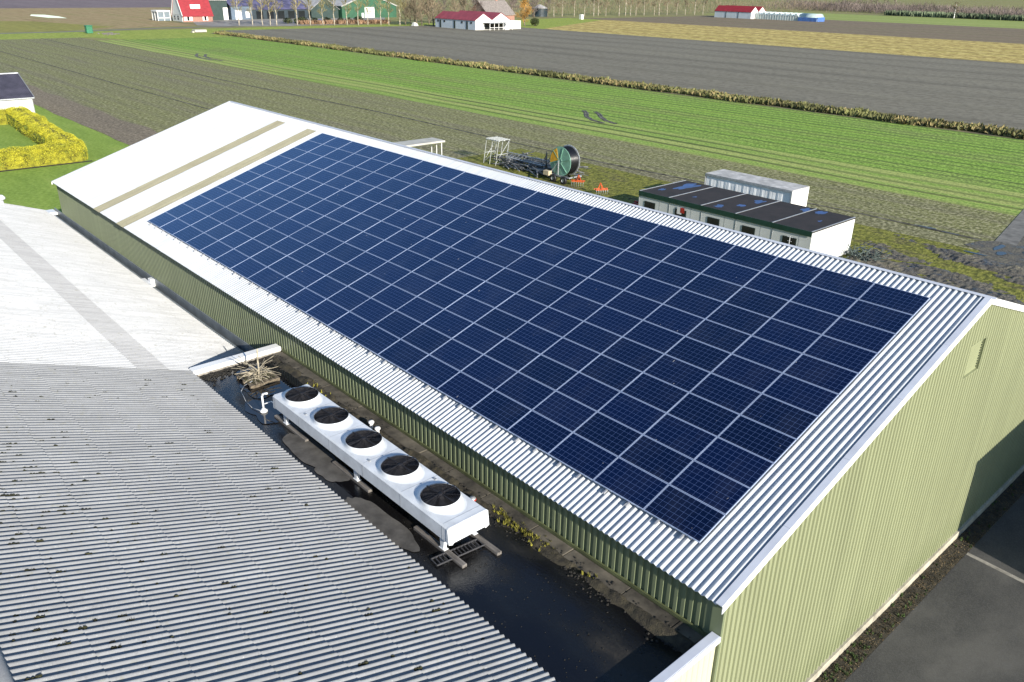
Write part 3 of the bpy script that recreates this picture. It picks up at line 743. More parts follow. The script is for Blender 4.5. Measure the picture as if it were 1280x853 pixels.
# casing shell: sides and a top skin with round openings left for the fans
ch = .05
mb.add([(UX0,UY0,UB),(UX1,UY0,UB),(UX1,UY0,UT-ch),(UX0,UY0,UT-ch)], [(0,1,2,3)])
mb.add([(UX0,UY1,UB),(UX1,UY1,UB),(UX1,UY1,UT-ch),(UX0,UY1,UT-ch)], [(0,3,2,1)])
mb.add([(UX0,UY0,UT-ch),(UX1,UY0,UT-ch),(UX1,UY0+ch,UT),(UX0,UY0+ch,UT)], [(0,1,2,3)])
mb.add([(UX0,UY1,UT-ch),(UX1,UY1,UT-ch),(UX1,UY1-ch,UT),(UX0,UY1-ch,UT)], [(0,3,2,1)])
FR = .53; yc = (UY0+UY1)/2
CRX, CRY = FR+.30, .59
edges = [UX0]+[(FX[i]+FX[i+1])/2 for i in range(4)]+[UX1]
for i in range(5):
    xa, xb = edges[i], edges[i+1]; n = 48; ring = []; outer = []
    for k in range(n):
        t = 2*math.pi*k/n; dx, dy = math.cos(t), math.sin(t)
        ring.append((FX[i]+CRX*dx, yc+CRY*dy, UT))
        # project to the rectangle
        sx = ((xb if dx > 0 else xa)-FX[i])/dx if abs(dx) > 1e-6 else 1e9
        sy = ((UY1-ch if dy > 0 else UY0+ch)-yc)/dy if abs(dy) > 1e-6 else 1e9
        s = min(sx, sy); outer.append([FX[i]+dx*s, yc+dy*s, UT])
    for cx in (xa, xb):            # snap nearest samples to the true corners
        for cy in (UY0+ch, UY1-ch):
            j = min(range(n), key=lambda q: (outer[q][0]-cx)**2+(outer[q][1]-cy)**2); outer[j] = [cx, cy, UT]
    mb.add(ring+outer, [(k,(k+1)%n,n+(k+1)%n,n+k) for k in range(n)])
# seams of the side panels
casing = obj('casing', mb, M['unit_white'], unit)
mb = MB()
for x in edges[1:-1]: mb.box(x-.007, x+.007, UY0-.004, UY0-.001, UB, UT-ch); mb.box(x-.005, x+.005, UY0+ch, UY1-ch, UT+.001, UT+.004)
mb.box(UX1-.20, UX1-.19, UY0+ch, UY1-ch, UT+.001, UT+.004); mb.box(UX1-.20, UX1-.19, UY0-.004, UY0-.001, UB, UT-ch)
for k in range(46): x = UX0+.1+k*.2; mb.box(x-.008, x+.008, UY0-.004, UY0-.001, UB+.04, UB+.055); mb.box(x-.008, x+.008, UY0-.004, UY0-.001, UT-ch-.05, UT-ch-.035)
obj('seam', mb, M['galv'], casing)
for xe, s in ((UX1, 1), (UX0, -1)):     # end hoods, sloping out and down with cut lower corners
    mb = MB()
    pts = [(UY0-.01,UT-ch),(UY0+ch,UT+.004),(UY1-ch,UT+.004),(UY1+.01,UT-ch),(UY1+.01,UB-.02),(UY1-.10,UB-.07),(UY1-.16,UB-.02),(UY0+.16,UB-.02),(UY0+.10,UB-.07),(UY0-.01,UB-.02)]
    A = [(xe, y, z) for y, z in pts]; B = [(xe+s*(.10 if z < UT-.2 else .05), y, z) for y, z in pts]; n = len(pts)
    f = [(i,(i+1)%n,n+(i+1)%n,n+i) for i in range(n)]
    mb.add(A+B, f); mb.add(B, [(0,1,2,3,4,9),(4,5,6),(7,8,9),(4,6,7,9)])
    obj('end_panel', mb, M['unit_white'], unit)
mb = MB(); mb.box(UX0+.06, UX1-.06, UY0+.05, UY1-.05, UB+.02, UB+.12); obj('coil', mb, M['coil'], unit)
for i in range(5):
    mb = MB(); vs = []; rows = [(0,0),(.35,.018),(.7,.06),(.92,.095),(1,.105)]
    for f, h in rows:
        g = f**.8
        for k in range(48):
            t = 2*math.pi*k/48; rx = CRX+(FR*1.02-CRX)*g; ry = CRY+(FR*1.02-CRY)*g
            vs.append((FX[i]+rx*math.cos(t), yc+ry*math.sin(t), UT+h))
    mb.add(vs, [(a*48+k,a*48+(k+1)%48,(a+1)*48+(k+1)%48,(a+1)*48+k) for a in range(4) for k in range(48)])
    mb.lathe([(FR*1.02,.105),(FR*1.01,.125),(FR*.99,.12)], (FX[i],yc,UT), 48)
    fan = obj('fan', mb, M['unit_white'], unit, True)
    mb = MB(); mb.lathe([(FR*.99,.12),(FR*.98,.10),(FR*.98,-.16),(0,-.17)], (FX[i],yc,UT), 48); obj('fan_throat', mb, M['dark_plastic'], fan, True)
    mb = MB(); z = UT+.135
    for k in range(12):
        r = .07+k*.0415; 
        mb.lathe([(r,-.004+ .02*(1-k/12)),(r+.005,.0+.02*(1-k/12)),(r,.005+.02*(1-k/12)),(r-.005,.0+.02*(1-k/12)),(r,-.004+.02*(1-k/12))], (FX[i],yc,z), 40)
    for k in range(10):
        t = 2*math.pi*k/10+.2; mb.bar((FX[i]+.05*math.cos(t),yc+.05*math.sin(t),z+.02), (FX[i]+FR*math.cos(t),yc+FR*math.sin(t),z-.004), .006, .006, 5)
    for t in (R(95), R(275), R(5), R(185)): mb.beam((FX[i]+.10*math.cos(t),yc+.10*math.sin(t),z+.028), (FX[i]+FR*1.02*math.cos(t),yc+FR*1.02*math.sin(t),z+.01), .035, .014)
    obj('fan_guard', mb, M['dark_plastic'], fan)
    mb = MB()
    for k in range(6):
        t0 = 2*math.pi*k/6+i*.3
        rows = []
        for r in (.10,.2,.31,.42,.495):
            for s in (0,.33,.66,1):
                t = t0+.75*s+(r-.1)*.55; rows.append((FX[i]+r*math.cos(t), yc+r*math.sin(t), UT+.0+.09*(1-s)*(1-.3*r)))
        mb.add(rows, [(a*4+s,a*4+s+1,a*4+s+5,a*4+s+4) for a in range(4) for s in range(3)])
    obj('fan_blades', mb, M['dark_plastic'], fan, True)
    mb = MB(); mb.lathe([(.0,.10),(.06,.10),(.085,.07),(.095,0),(.095,-.1)], (FX[i],yc,UT+.07), 20); obj('fan_motor', mb, M['dark_plastic'], fan, True)
for lx in (-5.32, -9.45, -13.75):
    for ly in (-13.93, -12.95):
        mb = MB(); mb.add([(lx-.11,ly-.05,UB),(lx+.11,ly-.05,UB),(lx+.11,ly+.05,UB),(lx-.11,ly+.05,UB),(lx-.06,ly-.05,DZ+.10),(lx+.06,ly-.05,DZ+.10),(lx+.06,ly+.05,DZ+.10),(lx-.06,ly+.05,DZ+.10)],
                          [(0,1,2,3),(7,6,5,4),(0,4,5,1),(1,5,6,2),(2,6,7,3),(3,7,4,0)])
        mb.box(lx-.12, lx+.12, ly-.07, ly+.07, DZ+.085, DZ+.10)
        obj('leg', mb, M['unit_white'], unit)
mb = MB()
for x, y in ((-12.4,-13.9),(-8.85,-13.85),(-5.9,-13.88),(-6.9,-13.0)): mb.box(x-.05,x+.05,y-.03,y+.03,UT,UT+.03)
obj('lid_latch', mb, M['galv'], casing)
SL = [('grey sleeper under the front leg at the near end of the condenser',-6.55,-4.45,-13.93),('grey sleeper under the front middle leg of the condenser',-10.75,-8.75,-13.93),
      ('grey sleeper under the front leg at the far end of the condenser',-14.5,-12.4,-13.93),('grey sleeper under the rear leg at the near end of the condenser',-6.35,-4.25,-12.95),
      ('grey sleeper under the rear middle leg of the condenser',-10.5,-8.8,-12.95),('grey sleeper under the rear leg at the far end of the condenser',-14.5,-12.6,-12.95)]
for lb, xa, xb, y in SL:
    mb = MB(); mb.rbox(xa, xb, y-.075, y+.075, DZ+.0, DZ+.085, .012); tag(obj('sleeper', mb, M['sleeper']), lb, 'sleeper', 'sleepers under the condenser')
# steel grating strip lying on the deck by the near end
gr = MB(); gr.beam((-4.9,-14.45,DZ+.06),(-4.75,-12.95,DZ+.06),.02,.04); gr.beam((-5.2,-14.42,DZ+.06),(-5.05,-12.92,DZ+.06),.02,.04)
for k in range(15):
    t = k/14; gr.beam((-5.2+.15*t,-14.42+1.5*t,DZ+.06),(-4.9+.15*t,-14.45+1.5*t,DZ+.06),.03,.02)
tag(obj('cable_tray', gr, M['coil']), 'dark ladder cable tray lying on the wet deck by the condenser', 'cable tray')
# white vent stand pipe with a thin cable
vp = thing('vent_pipe', (-15.05,-14.1,DZ), 'white crooked stand pipe with round foot beside the far condenser end', 'vent pipe')
mb = MB(); mb.lathe([(.13,0),(.13,.05),(.07,.09),(.055,.12)], (-15.05,-14.1,DZ+.03), 16, closed=True); obj('foot', mb, M['white_metal'], vp, True)
mb = MB(); mb.tube([(-15.05,-14.1,DZ+.1),(-15.05,-14.1,DZ+.62),(-15.02,-14.06,DZ+.70),(-14.92,-13.95,DZ+.72)], .035, 8); mb.tube([(-15.05,-14.1,DZ+.3),(-14.85,-13.9,DZ+.42),(-14.3,-13.75,DZ+.45)], .02, 6); obj('pipe', mb, M['white_metal'], vp, True)
mb = MB(); mb.tube([(-15.1,-14.2,DZ+.08),(-15.5,-14.3,DZ+.05),(-16.1,-14.25,DZ+.035),(-16.9,-14.05,DZ+.04),(-17.2,-13.8,DZ+.06),(-17.1,-13.5,DZ+.2)], .012, 5)
tag(obj('cable', mb, M['galv'], smooth=True), 'thin grey cable from the stand pipe to the dead plant', 'cable')
# mossy crate with a dead plant in it
ct = thing('wooden_crate', (-17.45,-13.15,DZ), 'low mossy wooden crate standing in the blue puddle', 'crate')
mb = MB(); cx, cy = -17.45, -13.15
for k in range(6): mb.box(cx-.62, cx+.62, cy-.55+k*.19, cy-.55+k*.19+.16, DZ+.12, DZ+.145)
obj('slats', mb, M['wood'], ct)
mb = MB()
for sx in (-.55,0,.55): mb.box(cx+sx-.05, cx+sx+.05, cy-.56, cy+.56, DZ+.02, DZ+.118)
obj('bearer', mb, M['wood'], ct)
mb = MB(); rr = random.Random(2)
for _ in range(120): clump(mb, (cx+rr.uniform(-.55,.5), cy+rr.uniform(-.5,.5), DZ+.142), rr.uniform(.02,.06), rr, 3, .6)
obj('moss_layer', mb, M['moss'], ct)
dp = thing('dead_plant', (-17.3,-13.15,DZ+.145), 'dead bleached plant with bare stems sprawling over the mossy crate', 'plant')
mb = MB()
mb.tube([(-17.25,-13.2,DZ+.145),(-17.28,-13.15,DZ+.5),(-17.4,-13.1,DZ+.85),(-17.55,-13.0,DZ+1.15)], .03, 6)
obj('stem', mb, M['twig'], dp)
mb = MB()
for _ in range(46):
    a = rr.uniform(0,6.283); l = rr.uniform(.3,.95); p = Vector((-17.25+rr.gauss(0,.12),-13.2+rr.gauss(0,.12),DZ+.17+rr.random()*.30))
    q = p+Vector((math.cos(a)*l, math.sin(a)*l, rr.uniform(-.12,.55)*l)); mid = p.lerp(q,.5)+Vector((0,0,.08))
    mb.tube([p, mid, q], rr.uniform(.006,.014), 4)
obj('twigs', mb, M['twig'], dp)
# small vent caps by the barn wall
for nm, lb, x, y, h, m in (('roof_vent','white mushroom vent cap near the barn wall, nearer the crate',-11.72,-11.98,.26,'white_metal'),('roof_vent','white vent cap beside its twin, nearer the sunlit gable',-11.28,-12.03,.24,'white_metal'),('roof_vent','small cap with a red rim by the barn wall, near the weeds',-6.45,-12.05,.12,'galv')):
    v = thing(nm, (x,y,DZ), lb, 'vent cap', 'vent caps on the deck')
    mb = MB(); mb.lathe([(.06,0),(.06,h)], (x,y,DZ), 12); obj('pipe', mb, M[m], v, True)
    mb = MB(); mb.lathe([(.05,h-.02),(.095,h),(.10,h+.04),(.075,h+.075),(.0,h+.09)], (x,y,DZ), 16); obj('cap', mb, M[m], v, True)
    if x > -7: mb = MB(); mb.lathe([(.098,h-.02),(.11,h-.01),(.11,h+.025),(.098,h+.03)], (x,y,DZ), 16); obj('rim', mb, M['red_metal'], v, True)

# ------------------------------------------------------------------ site cabins behind the barn
CX = [-33.52+i*3.096 for i in range(6)]; CY0, CY1, CH = 27.7, 33.78, 2.72
cl = ['white site cabin at the end nearest the hose reel, long blue roof patch','white site cabin with a red notice in its window','middle white site cabin with several blue patches on its black roof','white site cabin next to the sunlit end cabin','white site cabin with the bare sunlit end wall']
for i in range(5):
    xa, xb = CX[i]+.012, CX[i+1]-.012
    c = thing('site_cabin', ((xa+xb)/2,(CY0+CY1)/2,0), cl[i], 'cabin', 'site cabins in a row behind the barn')
    mb = MB(); mb.rbox(xa, xb, CY0, CY1, .12, CH, .02); mb.box(xa+.1,xb-.1,CY0+.2,CY0+.5,0.03,.12); mb.box(xa+.1,xb-.1,CY1-.5,CY1-.2,.03,.12); obj('wall', mb, M['cabin_wall'], c)
    mb = MB(); mb.rbox(xa-.004, xb+.004, CY0-.05, CY1+.05, CH, CH+.10, .015); rf = obj('roof', mb, mat('cabin_bitumen', (.020,.015,.015), .85, .3, 1.2, bump=.01, c2=(.009,.0075,.008)), c)
    mb = MB(); mb.box(xa-.004, xb+.004, CY0-.075, CY0-.052, CH-.27, CH+.11); obj('fascia', mb, M['green_fascia'], rf)
    mb = MB(); mb.box(xb-.09, xb+.002, CY0-.04, CY1+.04, CH+.102, CH+.13)
    if i == 0: mb.box(xa-.002, xa+.09, CY0-.04, CY1+.04, CH+.102, CH+.13)
    obj('seam_bar', mb, M['galv'], rf)
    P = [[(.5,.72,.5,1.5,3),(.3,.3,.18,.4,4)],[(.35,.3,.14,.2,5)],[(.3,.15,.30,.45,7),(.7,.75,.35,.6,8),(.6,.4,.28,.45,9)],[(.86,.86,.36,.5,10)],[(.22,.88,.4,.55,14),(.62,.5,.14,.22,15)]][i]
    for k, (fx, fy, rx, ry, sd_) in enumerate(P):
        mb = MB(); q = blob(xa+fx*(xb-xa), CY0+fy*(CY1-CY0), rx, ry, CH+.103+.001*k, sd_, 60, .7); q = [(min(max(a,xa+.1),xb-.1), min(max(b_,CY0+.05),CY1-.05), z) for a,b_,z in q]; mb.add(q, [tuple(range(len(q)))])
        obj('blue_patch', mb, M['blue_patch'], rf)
    wx = (xa+xb)/2-.35 if i < 4 else (xa+xb)/2-.1
    mb = MB(); mb.box(wx-.55, wx+.55, CY0-.03, CY0+.02, 1.38, 2.10)
    wn = obj('window', mb, M['frame_dark'], c)
    mb = MB(); mb.box(wx-.48, wx+.48, CY0-.036, CY0-.031, 1.45, 2.03); obj('pane', mb, M['glass_dark'], wn)
    if i == 1:
        mb = MB(); mb.box(wx-.34, wx+.10, CY0-.042, CY0-.038, 1.72, 2.30); nt_ = obj('notice', mb, M['white_paint'], wn)
        mb = MB(); mb.box(wx-.02, wx+.36, CY0-.048, CY0-.044, 1.86, 2.28); obj('red_notice', mb, M['red_metal'], wn)
    mb = MB(); mb.box(xa-.0, xa+.05, CY0-.02, CY0-.002, .2, CH-.28); mb.box((xa+xb)/2+.6,(xa+xb)/2+.62,CY0-.006,CY0+.01,.2,CH-.28); obj('joint_strip', mb, M['galv'], c)
# curtain-sided box body behind the cabins
TX0, TX1, TY0, TY1, TH = -33.75, -25.2, 37.15, 39.75, 2.92
tr = thing('truck_body', (-29.5,38.4,0), 'white curtain-sided truck body parked behind the cabins', 'truck body')
mb = MB(); mb.box(TX0, TX1, TY0+.14, TY1, .15, TH-.06); mb.box(TX1, TX1+.04, TY0-.02, TY1, .15, TH); obj('box', mb, M['white_paint'], tr)
mb = MB(); mb.rbox(TX0-.04, TX1+.05, TY0-.05, TY1+.05, TH-.03, TH+.06, .03); rf = obj('roof', mb, mat('truck_roof', (.47,.46,.44), .7, .25, 1.2), tr)
mb = MB(); mb.box(TX0, TX1, TY0-.075, TY0-.052, TH-.14, TH+.05); obj('roof_rail', mb, M['galv'], rf)
mb = MB(); n = 260; pv = None
for i in range(n+1):
    x = TX0+.05+(TX1-TX0-.1)*i/n; ph = (x-TX0)/.85*2*math.pi
    o1 = .016*math.sin(ph)+.007*math.sin(2.3*ph+1)+.003*math.sin(5.1*ph); cur = [(x,TY0+.03+o1*.3,TH-.06),(x,TY0+.03+o1,1.5),(x,TY0+.03+o1*.9,.3)]
    if pv: mb.quad(pv[0],cur[0],cur[1],pv[1]); mb.quad(pv[1],cur[1],cur[2],pv[2])
    pv = cur
obj('curtain', mb, mat('curtain', (.80,.82,.84), .5, .08, 1), tr, True)
mb = MB(); mb.box(TX0-.05, TX0, TY0-.06, TY0+.10, .15, TH+.02); mb.box(TX1-.08,TX1+.02,TY0-.07,TY0+.0,.15,TH); obj('corner_post', mb, M['galv'], tr)

# ------------------------------------------------------------------ hose reel irrigator and gear behind the barn
hr = thing('hose_reel', (-48.8,34.3,0), 'green irrigation hose reel with black hose and a yellow sector', 'hose reel')
HC = (-48.4, 34.0, 2.10); HR_ = 1.45
mb = MB(); mb.lathe([(.0,-.62),(.30,-.66),(.32,-.62),(HR_-.05,-.60),(HR_,-.60),(HR_,-.54),(.7,-.54)], HC, 48, 'y'); dr = obj('drum_flange', mb, M['teal'], hr)
mb = MB()
for k in range(6): t = R(60*k+15); mb.beam((HC[0]+.3*math.cos(t),HC[1]-.64,HC[2]+.3*math.sin(t)),(HC[0]+1.38*math.cos(t),HC[1]-.63,HC[2]+1.38*math.sin(t)),.09,.05)
obj('spoke', mb, M['teal'], dr)
mb = MB(); q = [(HC[0]+.25*math.cos(R(150)),HC[1]-.67,HC[2]+.25*math.sin(R(150)))]+[(HC[0]+(HR_-.12)*math.cos(R(a)),HC[1]-.655,HC[2]+(HR_-.12)*math.sin(R(a))) for a in range(112,193,8)]
qb = [(x,y+.035,z) for x,y,z in q]; n = len(q); mb.add(q+qb, [tuple(range(n)), tuple(range(2*n-1,n-1,-1))]+[(i,(i+1)%n,n+(i+1)%n,n+i) for i in range(n)]); obj('yellow_guard', mb, M['yellow_paint'], dr)
mb = MB(); pr = []
for k in range(9):
    h = -.50+k*.125; pr += [(HR_-.16,h),(HR_-.10,h+.03),(HR_-.07,h+.0625),(HR_-.10,h+.095)]
pr.append((HR_-.16,.63)); mb.lathe(pr, HC, 56, 'y'); obj('hose', mb, M['hose'], hr, True)
mb = MB(); mb.lathe([(.7,.64),(HR_-.02,.64),(HR_+.03,.66),(HR_+.03,.71),(HR_-.02,.72),(.3,.72)], HC, 48, 'y')
for k in range(30): t = R(12*k); mb.box(HC[0]+(HR_+.03)*math.cos(t)-.03,HC[0]+(HR_+.03)*math.cos(t)+.03,HC[1]+.66,HC[1]+.72,HC[2]+(HR_+.03)*math.sin(t)-.03,HC[2]+(HR_+.03)*math.sin(t)+.03)
obj('drum_flange', mb, M['galv'], hr)
mb = MB()
for y in (-.78,.86):
    mb.beam((HC[0]-1.6,HC[1]+y,.72),(HC[0]+1.6,HC[1]+y,.72),.10,.14); mb.beam((HC[0]-.05,HC[1]+y,.75),(HC[0]-.05,HC[1]+y,2.2),.10,.10); mb.beam((HC[0]-1.2,HC[1]+y,.75),(HC[0]-.1,HC[1]+y,2.0),.07,.07)
for x in (-1.5,1.5): mb.beam((HC[0]+x,HC[1]-.8,.72),(HC[0]+x,HC[1]+.88,.72),.10,.12)
mb.beam((HC[0]-1.6,HC[1],.72),(HC[0]-5.2,HC[1]+.2,.45),.12,.14); obj('chassis', mb, M['galv'], hr)
mb = MB(); mb.rbox(HC[0]-1.7,HC[0]-.9,HC[1]-1.25,HC[1]-.80,.62,1.05,.03); obj('engine_box', mb, mat('cream_box', (.50,.42,.28), .6, .15, 3), hr)
for sx in (-.5,.95):
    for sy in (-1.0,1.05):
        mb = MB(); mb.lathe([(.18,-.10),(.36,-.11),(.42,-.06),(.42,.06),(.36,.11),(.18,.10)], (HC[0]+sx,HC[1]+sy,.42), 24, 'y'); wh = obj('wheel', mb, M['black_rubber'], hr, True)
        mb = MB(); mb.lathe([(0,-.07),(.18,-.06),(.19,-.09),(.19,.09),(.18,.06),(0,.07)], (HC[0]+sx,HC[1]+sy,.42), 16, 'y'); obj('rim', mb, M['galv'], wh)
# tubular white frame rack
rk = thing('pipe_rack', (-58.6,34.2,0), 'tall white tubular rack with a slatted top beside the hose reel', 'rack')
RX0, RX1, RY0, RY1, RZ = -59.8, -57.8, 33.5, 35.0, 2.72
mb = MB()
for x in (RX0,(RX0+RX1)/2,RX1):
    for y in (RY0,RY1): mb.bar((x-.5,y,0.05),(x,y,RZ),.035,.035,6)
for x in (RX0,RX1): mb.bar((x-.3,RY0,1.2),(x-.3,RY1,1.2),.035); mb.bar((x-.45,RY0,.3),(x,RY1,RZ-.1),.03)
mb.bar((RX0-.3,RY0,.3),(RX1-.2,RY0,1.9),.03); obj('posts', mb, M['rack_white'], rk)
mb = MB()
for y in (RY0,(RY0+RY1)/2,RY1): mb.beam((RX0-.1,y,RZ),(RX1+.1,y,RZ),.14,.07)
for k in range(6): x = RX0+(RX1-RX0)*k/5; mb.beam((x,RY0-.07,RZ+.05),(x,RY1+.07,RZ+.05),.09,.05)
obj('slatted_top', mb, M['rack_white'], rk)
# irrigation boom: lattice truss lying on trestles
bm = thing('irrigation_boom', (-54,35.2,0), 'grey lattice spray boom lying behind the ridge beside the reel', 'boom')
mb = MB(); n = 14
for k in range(n):
    x0, x1 = -58.2+k*.56, -58.2+(k+1)*.56
    ch_ = [((x0,y,z),(x1,y,z)) for y,z in ((34.7,.9),(35.3,.9),(35.0,1.4))]
    for a, b_ in ch_: mb.bar(a, b_, .055, .055, 5)
    mb.bar((x0,34.7,.9),(x1,35.0,1.4),.022,.022,4); mb.bar((x0,35.3,.9),(x1,35.0,1.4),.022,.022,4); mb.bar((x0,34.7,.9),(x1,35.3,.9),.022,.022,4)
obj('truss', mb, M['galv'], bm)
mb = MB()
for x in (-57.5,-54.5,-51):
    for y in (34.6,35.4): mb.bar((x,y,0.05),(x+.1,35.0,.95),.04)
obj('trestle', mb, M['galv'], bm)
rr = random.Random(8); mb = MB()
for _ in range(230):
    x = rr.uniform(-60,-51.5); y = rr.uniform(33.6,38.2); l = rr.uniform(.8,3.2); a = rr.gauss(0,.35); z = .08+rr.random()*.75
    mb.bar((x,y,z),(x+l*math.cos(a),y+l*math.sin(a),max(.06,z+rr.gauss(0,.25))),rr.uniform(.03,.075),None,5)
for x, y in ((-51.6,34.6),(-52.4,35.3)):
    mb.bar((x,y,0),(x+.1,y,2.3),.05); mb.bar((x,y,1.0),(x+.9,y-.1,1.9),.035); mb.bar((x-.9,y,.2),(x,y,1.8),.035)
tag(obj('scrap_pipes', mb, mat('scrap_grey', (.17,.175,.18), .6, .5, 1.5)), 'tangled heap of grey pipes and scrap beside the hose reel', 'scrap', kind='stuff')
mb = MB()
for _ in range(110):
    x = rr.uniform(-17.8,-15.4); y = rr.uniform(32.2,34.3); l = rr.uniform(.4,1.4); a = rr.uniform(0,3.14); z = .1+rr.random()*.5
    mb.bar((x,y,z),(x+l*math.cos(a)*.6,y+l*math.sin(a)*.6,max(.08,z+rr.uniform(-.4,.45))),rr.uniform(.02,.05),None,5)
tag(obj('scrap_pipes', mb, mat('scrap_teal', (.075,.10,.09), .6, .4, 3)), 'greenish tangle of rods and pipes at the end cabin wall', 'scrap', kind='stuff')
# canopy
cn = thing('canopy', (-64,25,0), 'flat white canopy roof on thin posts behind the barn ridge', 'canopy')
mb = MB(); mb.rbox(-64.2, -61.9, 19.0, 29.5, 2.48, 2.66, .04); obj('roof', mb, mat('canopy_white', (.46,.45,.40), .7, .12, .8), cn)
for x in (-62.2,-63.1,-64.0):
    mb = MB(); mb.bar((x,29.2,0),(x,29.2,2.48),.045,.045,8); obj('post', mb, M['white_metal'], cn)
for x in (-62.2,-64.0):
    mb = MB(); mb.bar((x,19.4,0),(x,19.4,2.48),.045,.045,8); obj('post', mb, M['white_metal'], cn)
# red cultivators
def cultivator(loc, lb, m, rot, s=1.0):
    t = thing('cultivator', loc, lb, 'implement', 'red implements in the grass behind the ridge')
    ORG[t.name] = Vector((0,0,0)); t.rotation_euler = (0,0,rot); t.scale = (s,s,s)
    mb = MB(); mb.beam((-.9,0,.75),(.9,0,.75),.12,.12); mb.beam((-.8,-.45,.70),(.8,-.45,.70),.10,.10)
    for x in (-.7,0,.7): mb.beam((x,-.5,.72),(x,.05,.75),.08,.08)
    mb.beam((-.35,0,.75),(0,.15,1.45),.08,.10); mb.beam((.35,0,.75),(0,.15,1.45),.08,.10); mb.beam((0,.15,1.45),(0,-.45,.78),.06,.08); obj('frame', mb, m, t, local=True)
    mb = MB()
    for k in range(6):
        x = -.75+k*.3; mb.tube([(x,-.45,.7),(x,-.62,.45),(x,-.50,.20),(x,-.38,.03)], .03, 5)
    obj('tines', mb, M['galv'], t, local=True)
    return t
cultivator((-46.0,33.6,.04), 'orange-red implement in the grass right beside the hose reel', M['orange_metal'], .6, .75)
cultivator((-42.3,32.8,.04), 'orange-red implement alone in the grass between reel and cabins', M['orange_metal'], 1.1, .75)
cultivator((-35.0,30.6,.04), 'dark red implement leaning close to the first cabin', M['red_metal'], .2, 1.25)
# slender pole by the end cabin
mb = MB(); mb.bar((-19.4,27.2,0),(-19.4,27.2,2.3),.03,.02,6); mb.bar((-19.6,27.2,2.25),(-19.2,27.2,2.25),.015); mb.bar((-19.55,27.2,1.95),(-19.25,27.2,1.95),.015)
tag(obj('antenna', mb, M['white_metal']), 'thin white antenna mast in front of the sunlit cabin end', 'antenna')

# ------------------------------------------------------------------ outbuilding, hedge
ob = thing('outbuilding', (-127,-5,0), 'white outbuilding with dark corrugated roof behind the yellow hedge', 'outbuilding')
OX0, OX1, OY0, OY1 = -133.4, -121.0, -15, 3.72
mb = MB(); mb.box(OX0, OX1, OY0, OY1, 0, 2.86)
for y in (OY0, OY1-.2): mb.add([(OX0,y,2.86),(OX1,y,2.86),((OX0+OX1)/2,y,5.25),(OX0,y+.2,2.86),(OX1,y+.2,2.86),((OX0+OX1)/2,y+.2,5.25)], [(0,1,2),(3,5,4),(1,4,5,2),(0,2,5,3)])
obj('wall', mb, M['white_paint'], ob)
mb = MB()
def rot_corr(mb, xe, ze, xr, zr, y0, y1, pitch=.2, amp=.03):
    n = int((y1-y0)/pitch*4); vs = []
    for i in range(n+1):
        y = y0+(y1-y0)*i/n; c = amp*math.cos(2*math.pi*y/pitch); vs += [(xe,y,ze+c),(xr,y,zr+c)]
    mb.add(vs, [(2*i,2*i+2,2*i+3,2*i+1) for i in range(n)])
rot_corr(mb, OX1+.3, 2.84, (OX0+OX1)/2, 5.42, OY0-.2, OY1+.2); rot_corr(mb, OX0-.3, 2.84, (OX0+OX1)/2, 5.42, OY0-.2, OY1+.2)
rf = obj('roof', mb, mat('dark_roof', (.055,.052,.075), .7, .3, .8, c2=(.03,.03,.045)), ob)
mb = MB(); mb.box(OX1+.28, OX1+.40, OY0-.2, OY1+.2, 2.70, 2.86); mb.beam((OX1+.3,OY1+.22,2.86),((OX0+OX1)/2,OY1+.22,5.46),.06,.14); mb.bar(((OX0+OX1)/2,OY0-.2,5.46),((OX0+OX1)/2,OY1+.25,5.46),.10); obj('trim', mb, M['galv'], rf)
mb = MB(); mb.bar((OX1+.08,OY1-.05,0),(OX1+.08,OY1-.05,2.8),.06); obj('downpipe', mb, M['galv'], ob)
hd = thing('hedge', (-87,-1,0), 'clipped bright yellow-green hedge bending round a small lawn', 'hedge')
core = MB(); lv = MB(); lvg = MB(); rr = random.Random(4)
def hedge_run(p, q, w, h, n, r0=0, r1=0):
    # p to q: rounded cross-section, round ends where r0 / r1 are set
    p = Vector(p); q = Vector(q); d = (q-p).normalized(); s = Vector((-d.y, d.x, 0)); L = (q-p).length
    def size(t):
        k = 1.0
        if r0 and t < r0: k = math.sqrt(max(.02, 1-((r0-t)/r0)**2))
        if r1 and t > L-r1: k = min(k, math.sqrt(max(.02, 1-((t-L+r1)/r1)**2)))
        c = p+d*t; b_ = 1+.16*noise.noise((c.x*.35, c.y*.35, 0))+.07*noise.noise((c.x*1.3, c.y*1.3, 2))
        return w/2*k*b_, h*(.55+.45*k)*b_
    def skin(t, f, g=1.0):
        a, b_ = size(t); cs, sn = math.cos(f), math.sin(f)
        return p+d*t+s*(a*g*math.copysign(abs(cs)**.55, cs))+Vector((0,0,b_*g*abs(sn)**.55))
    k = int(L/.4); prev = None
    for i in range(k+1):
        cur = [skin(L*i/k, math.pi*j/10, .93) for j in range(11)]
        if prev:
            for j in range(10): core.quad(prev[j], prev[j+1], cur[j+1], cur[j])
        else: core.add(cur, [tuple(range(11))])
        prev = cur
    core.add(prev, [tuple(range(10,-1,-1))])
    for _ in range(n):
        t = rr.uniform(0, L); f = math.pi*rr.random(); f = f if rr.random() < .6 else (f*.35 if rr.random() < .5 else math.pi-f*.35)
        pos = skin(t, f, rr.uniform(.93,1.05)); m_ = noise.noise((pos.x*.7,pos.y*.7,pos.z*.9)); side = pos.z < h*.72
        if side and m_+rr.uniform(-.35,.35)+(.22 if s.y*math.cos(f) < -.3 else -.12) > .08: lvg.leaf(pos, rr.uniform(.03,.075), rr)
        else: lv.leaf(pos, rr.uniform(.03,.075), rr)
hedge_run((-88.2,-26,0), (-88.2,.8,0), 2.5, 1.9, 40000, 0, 1.3)
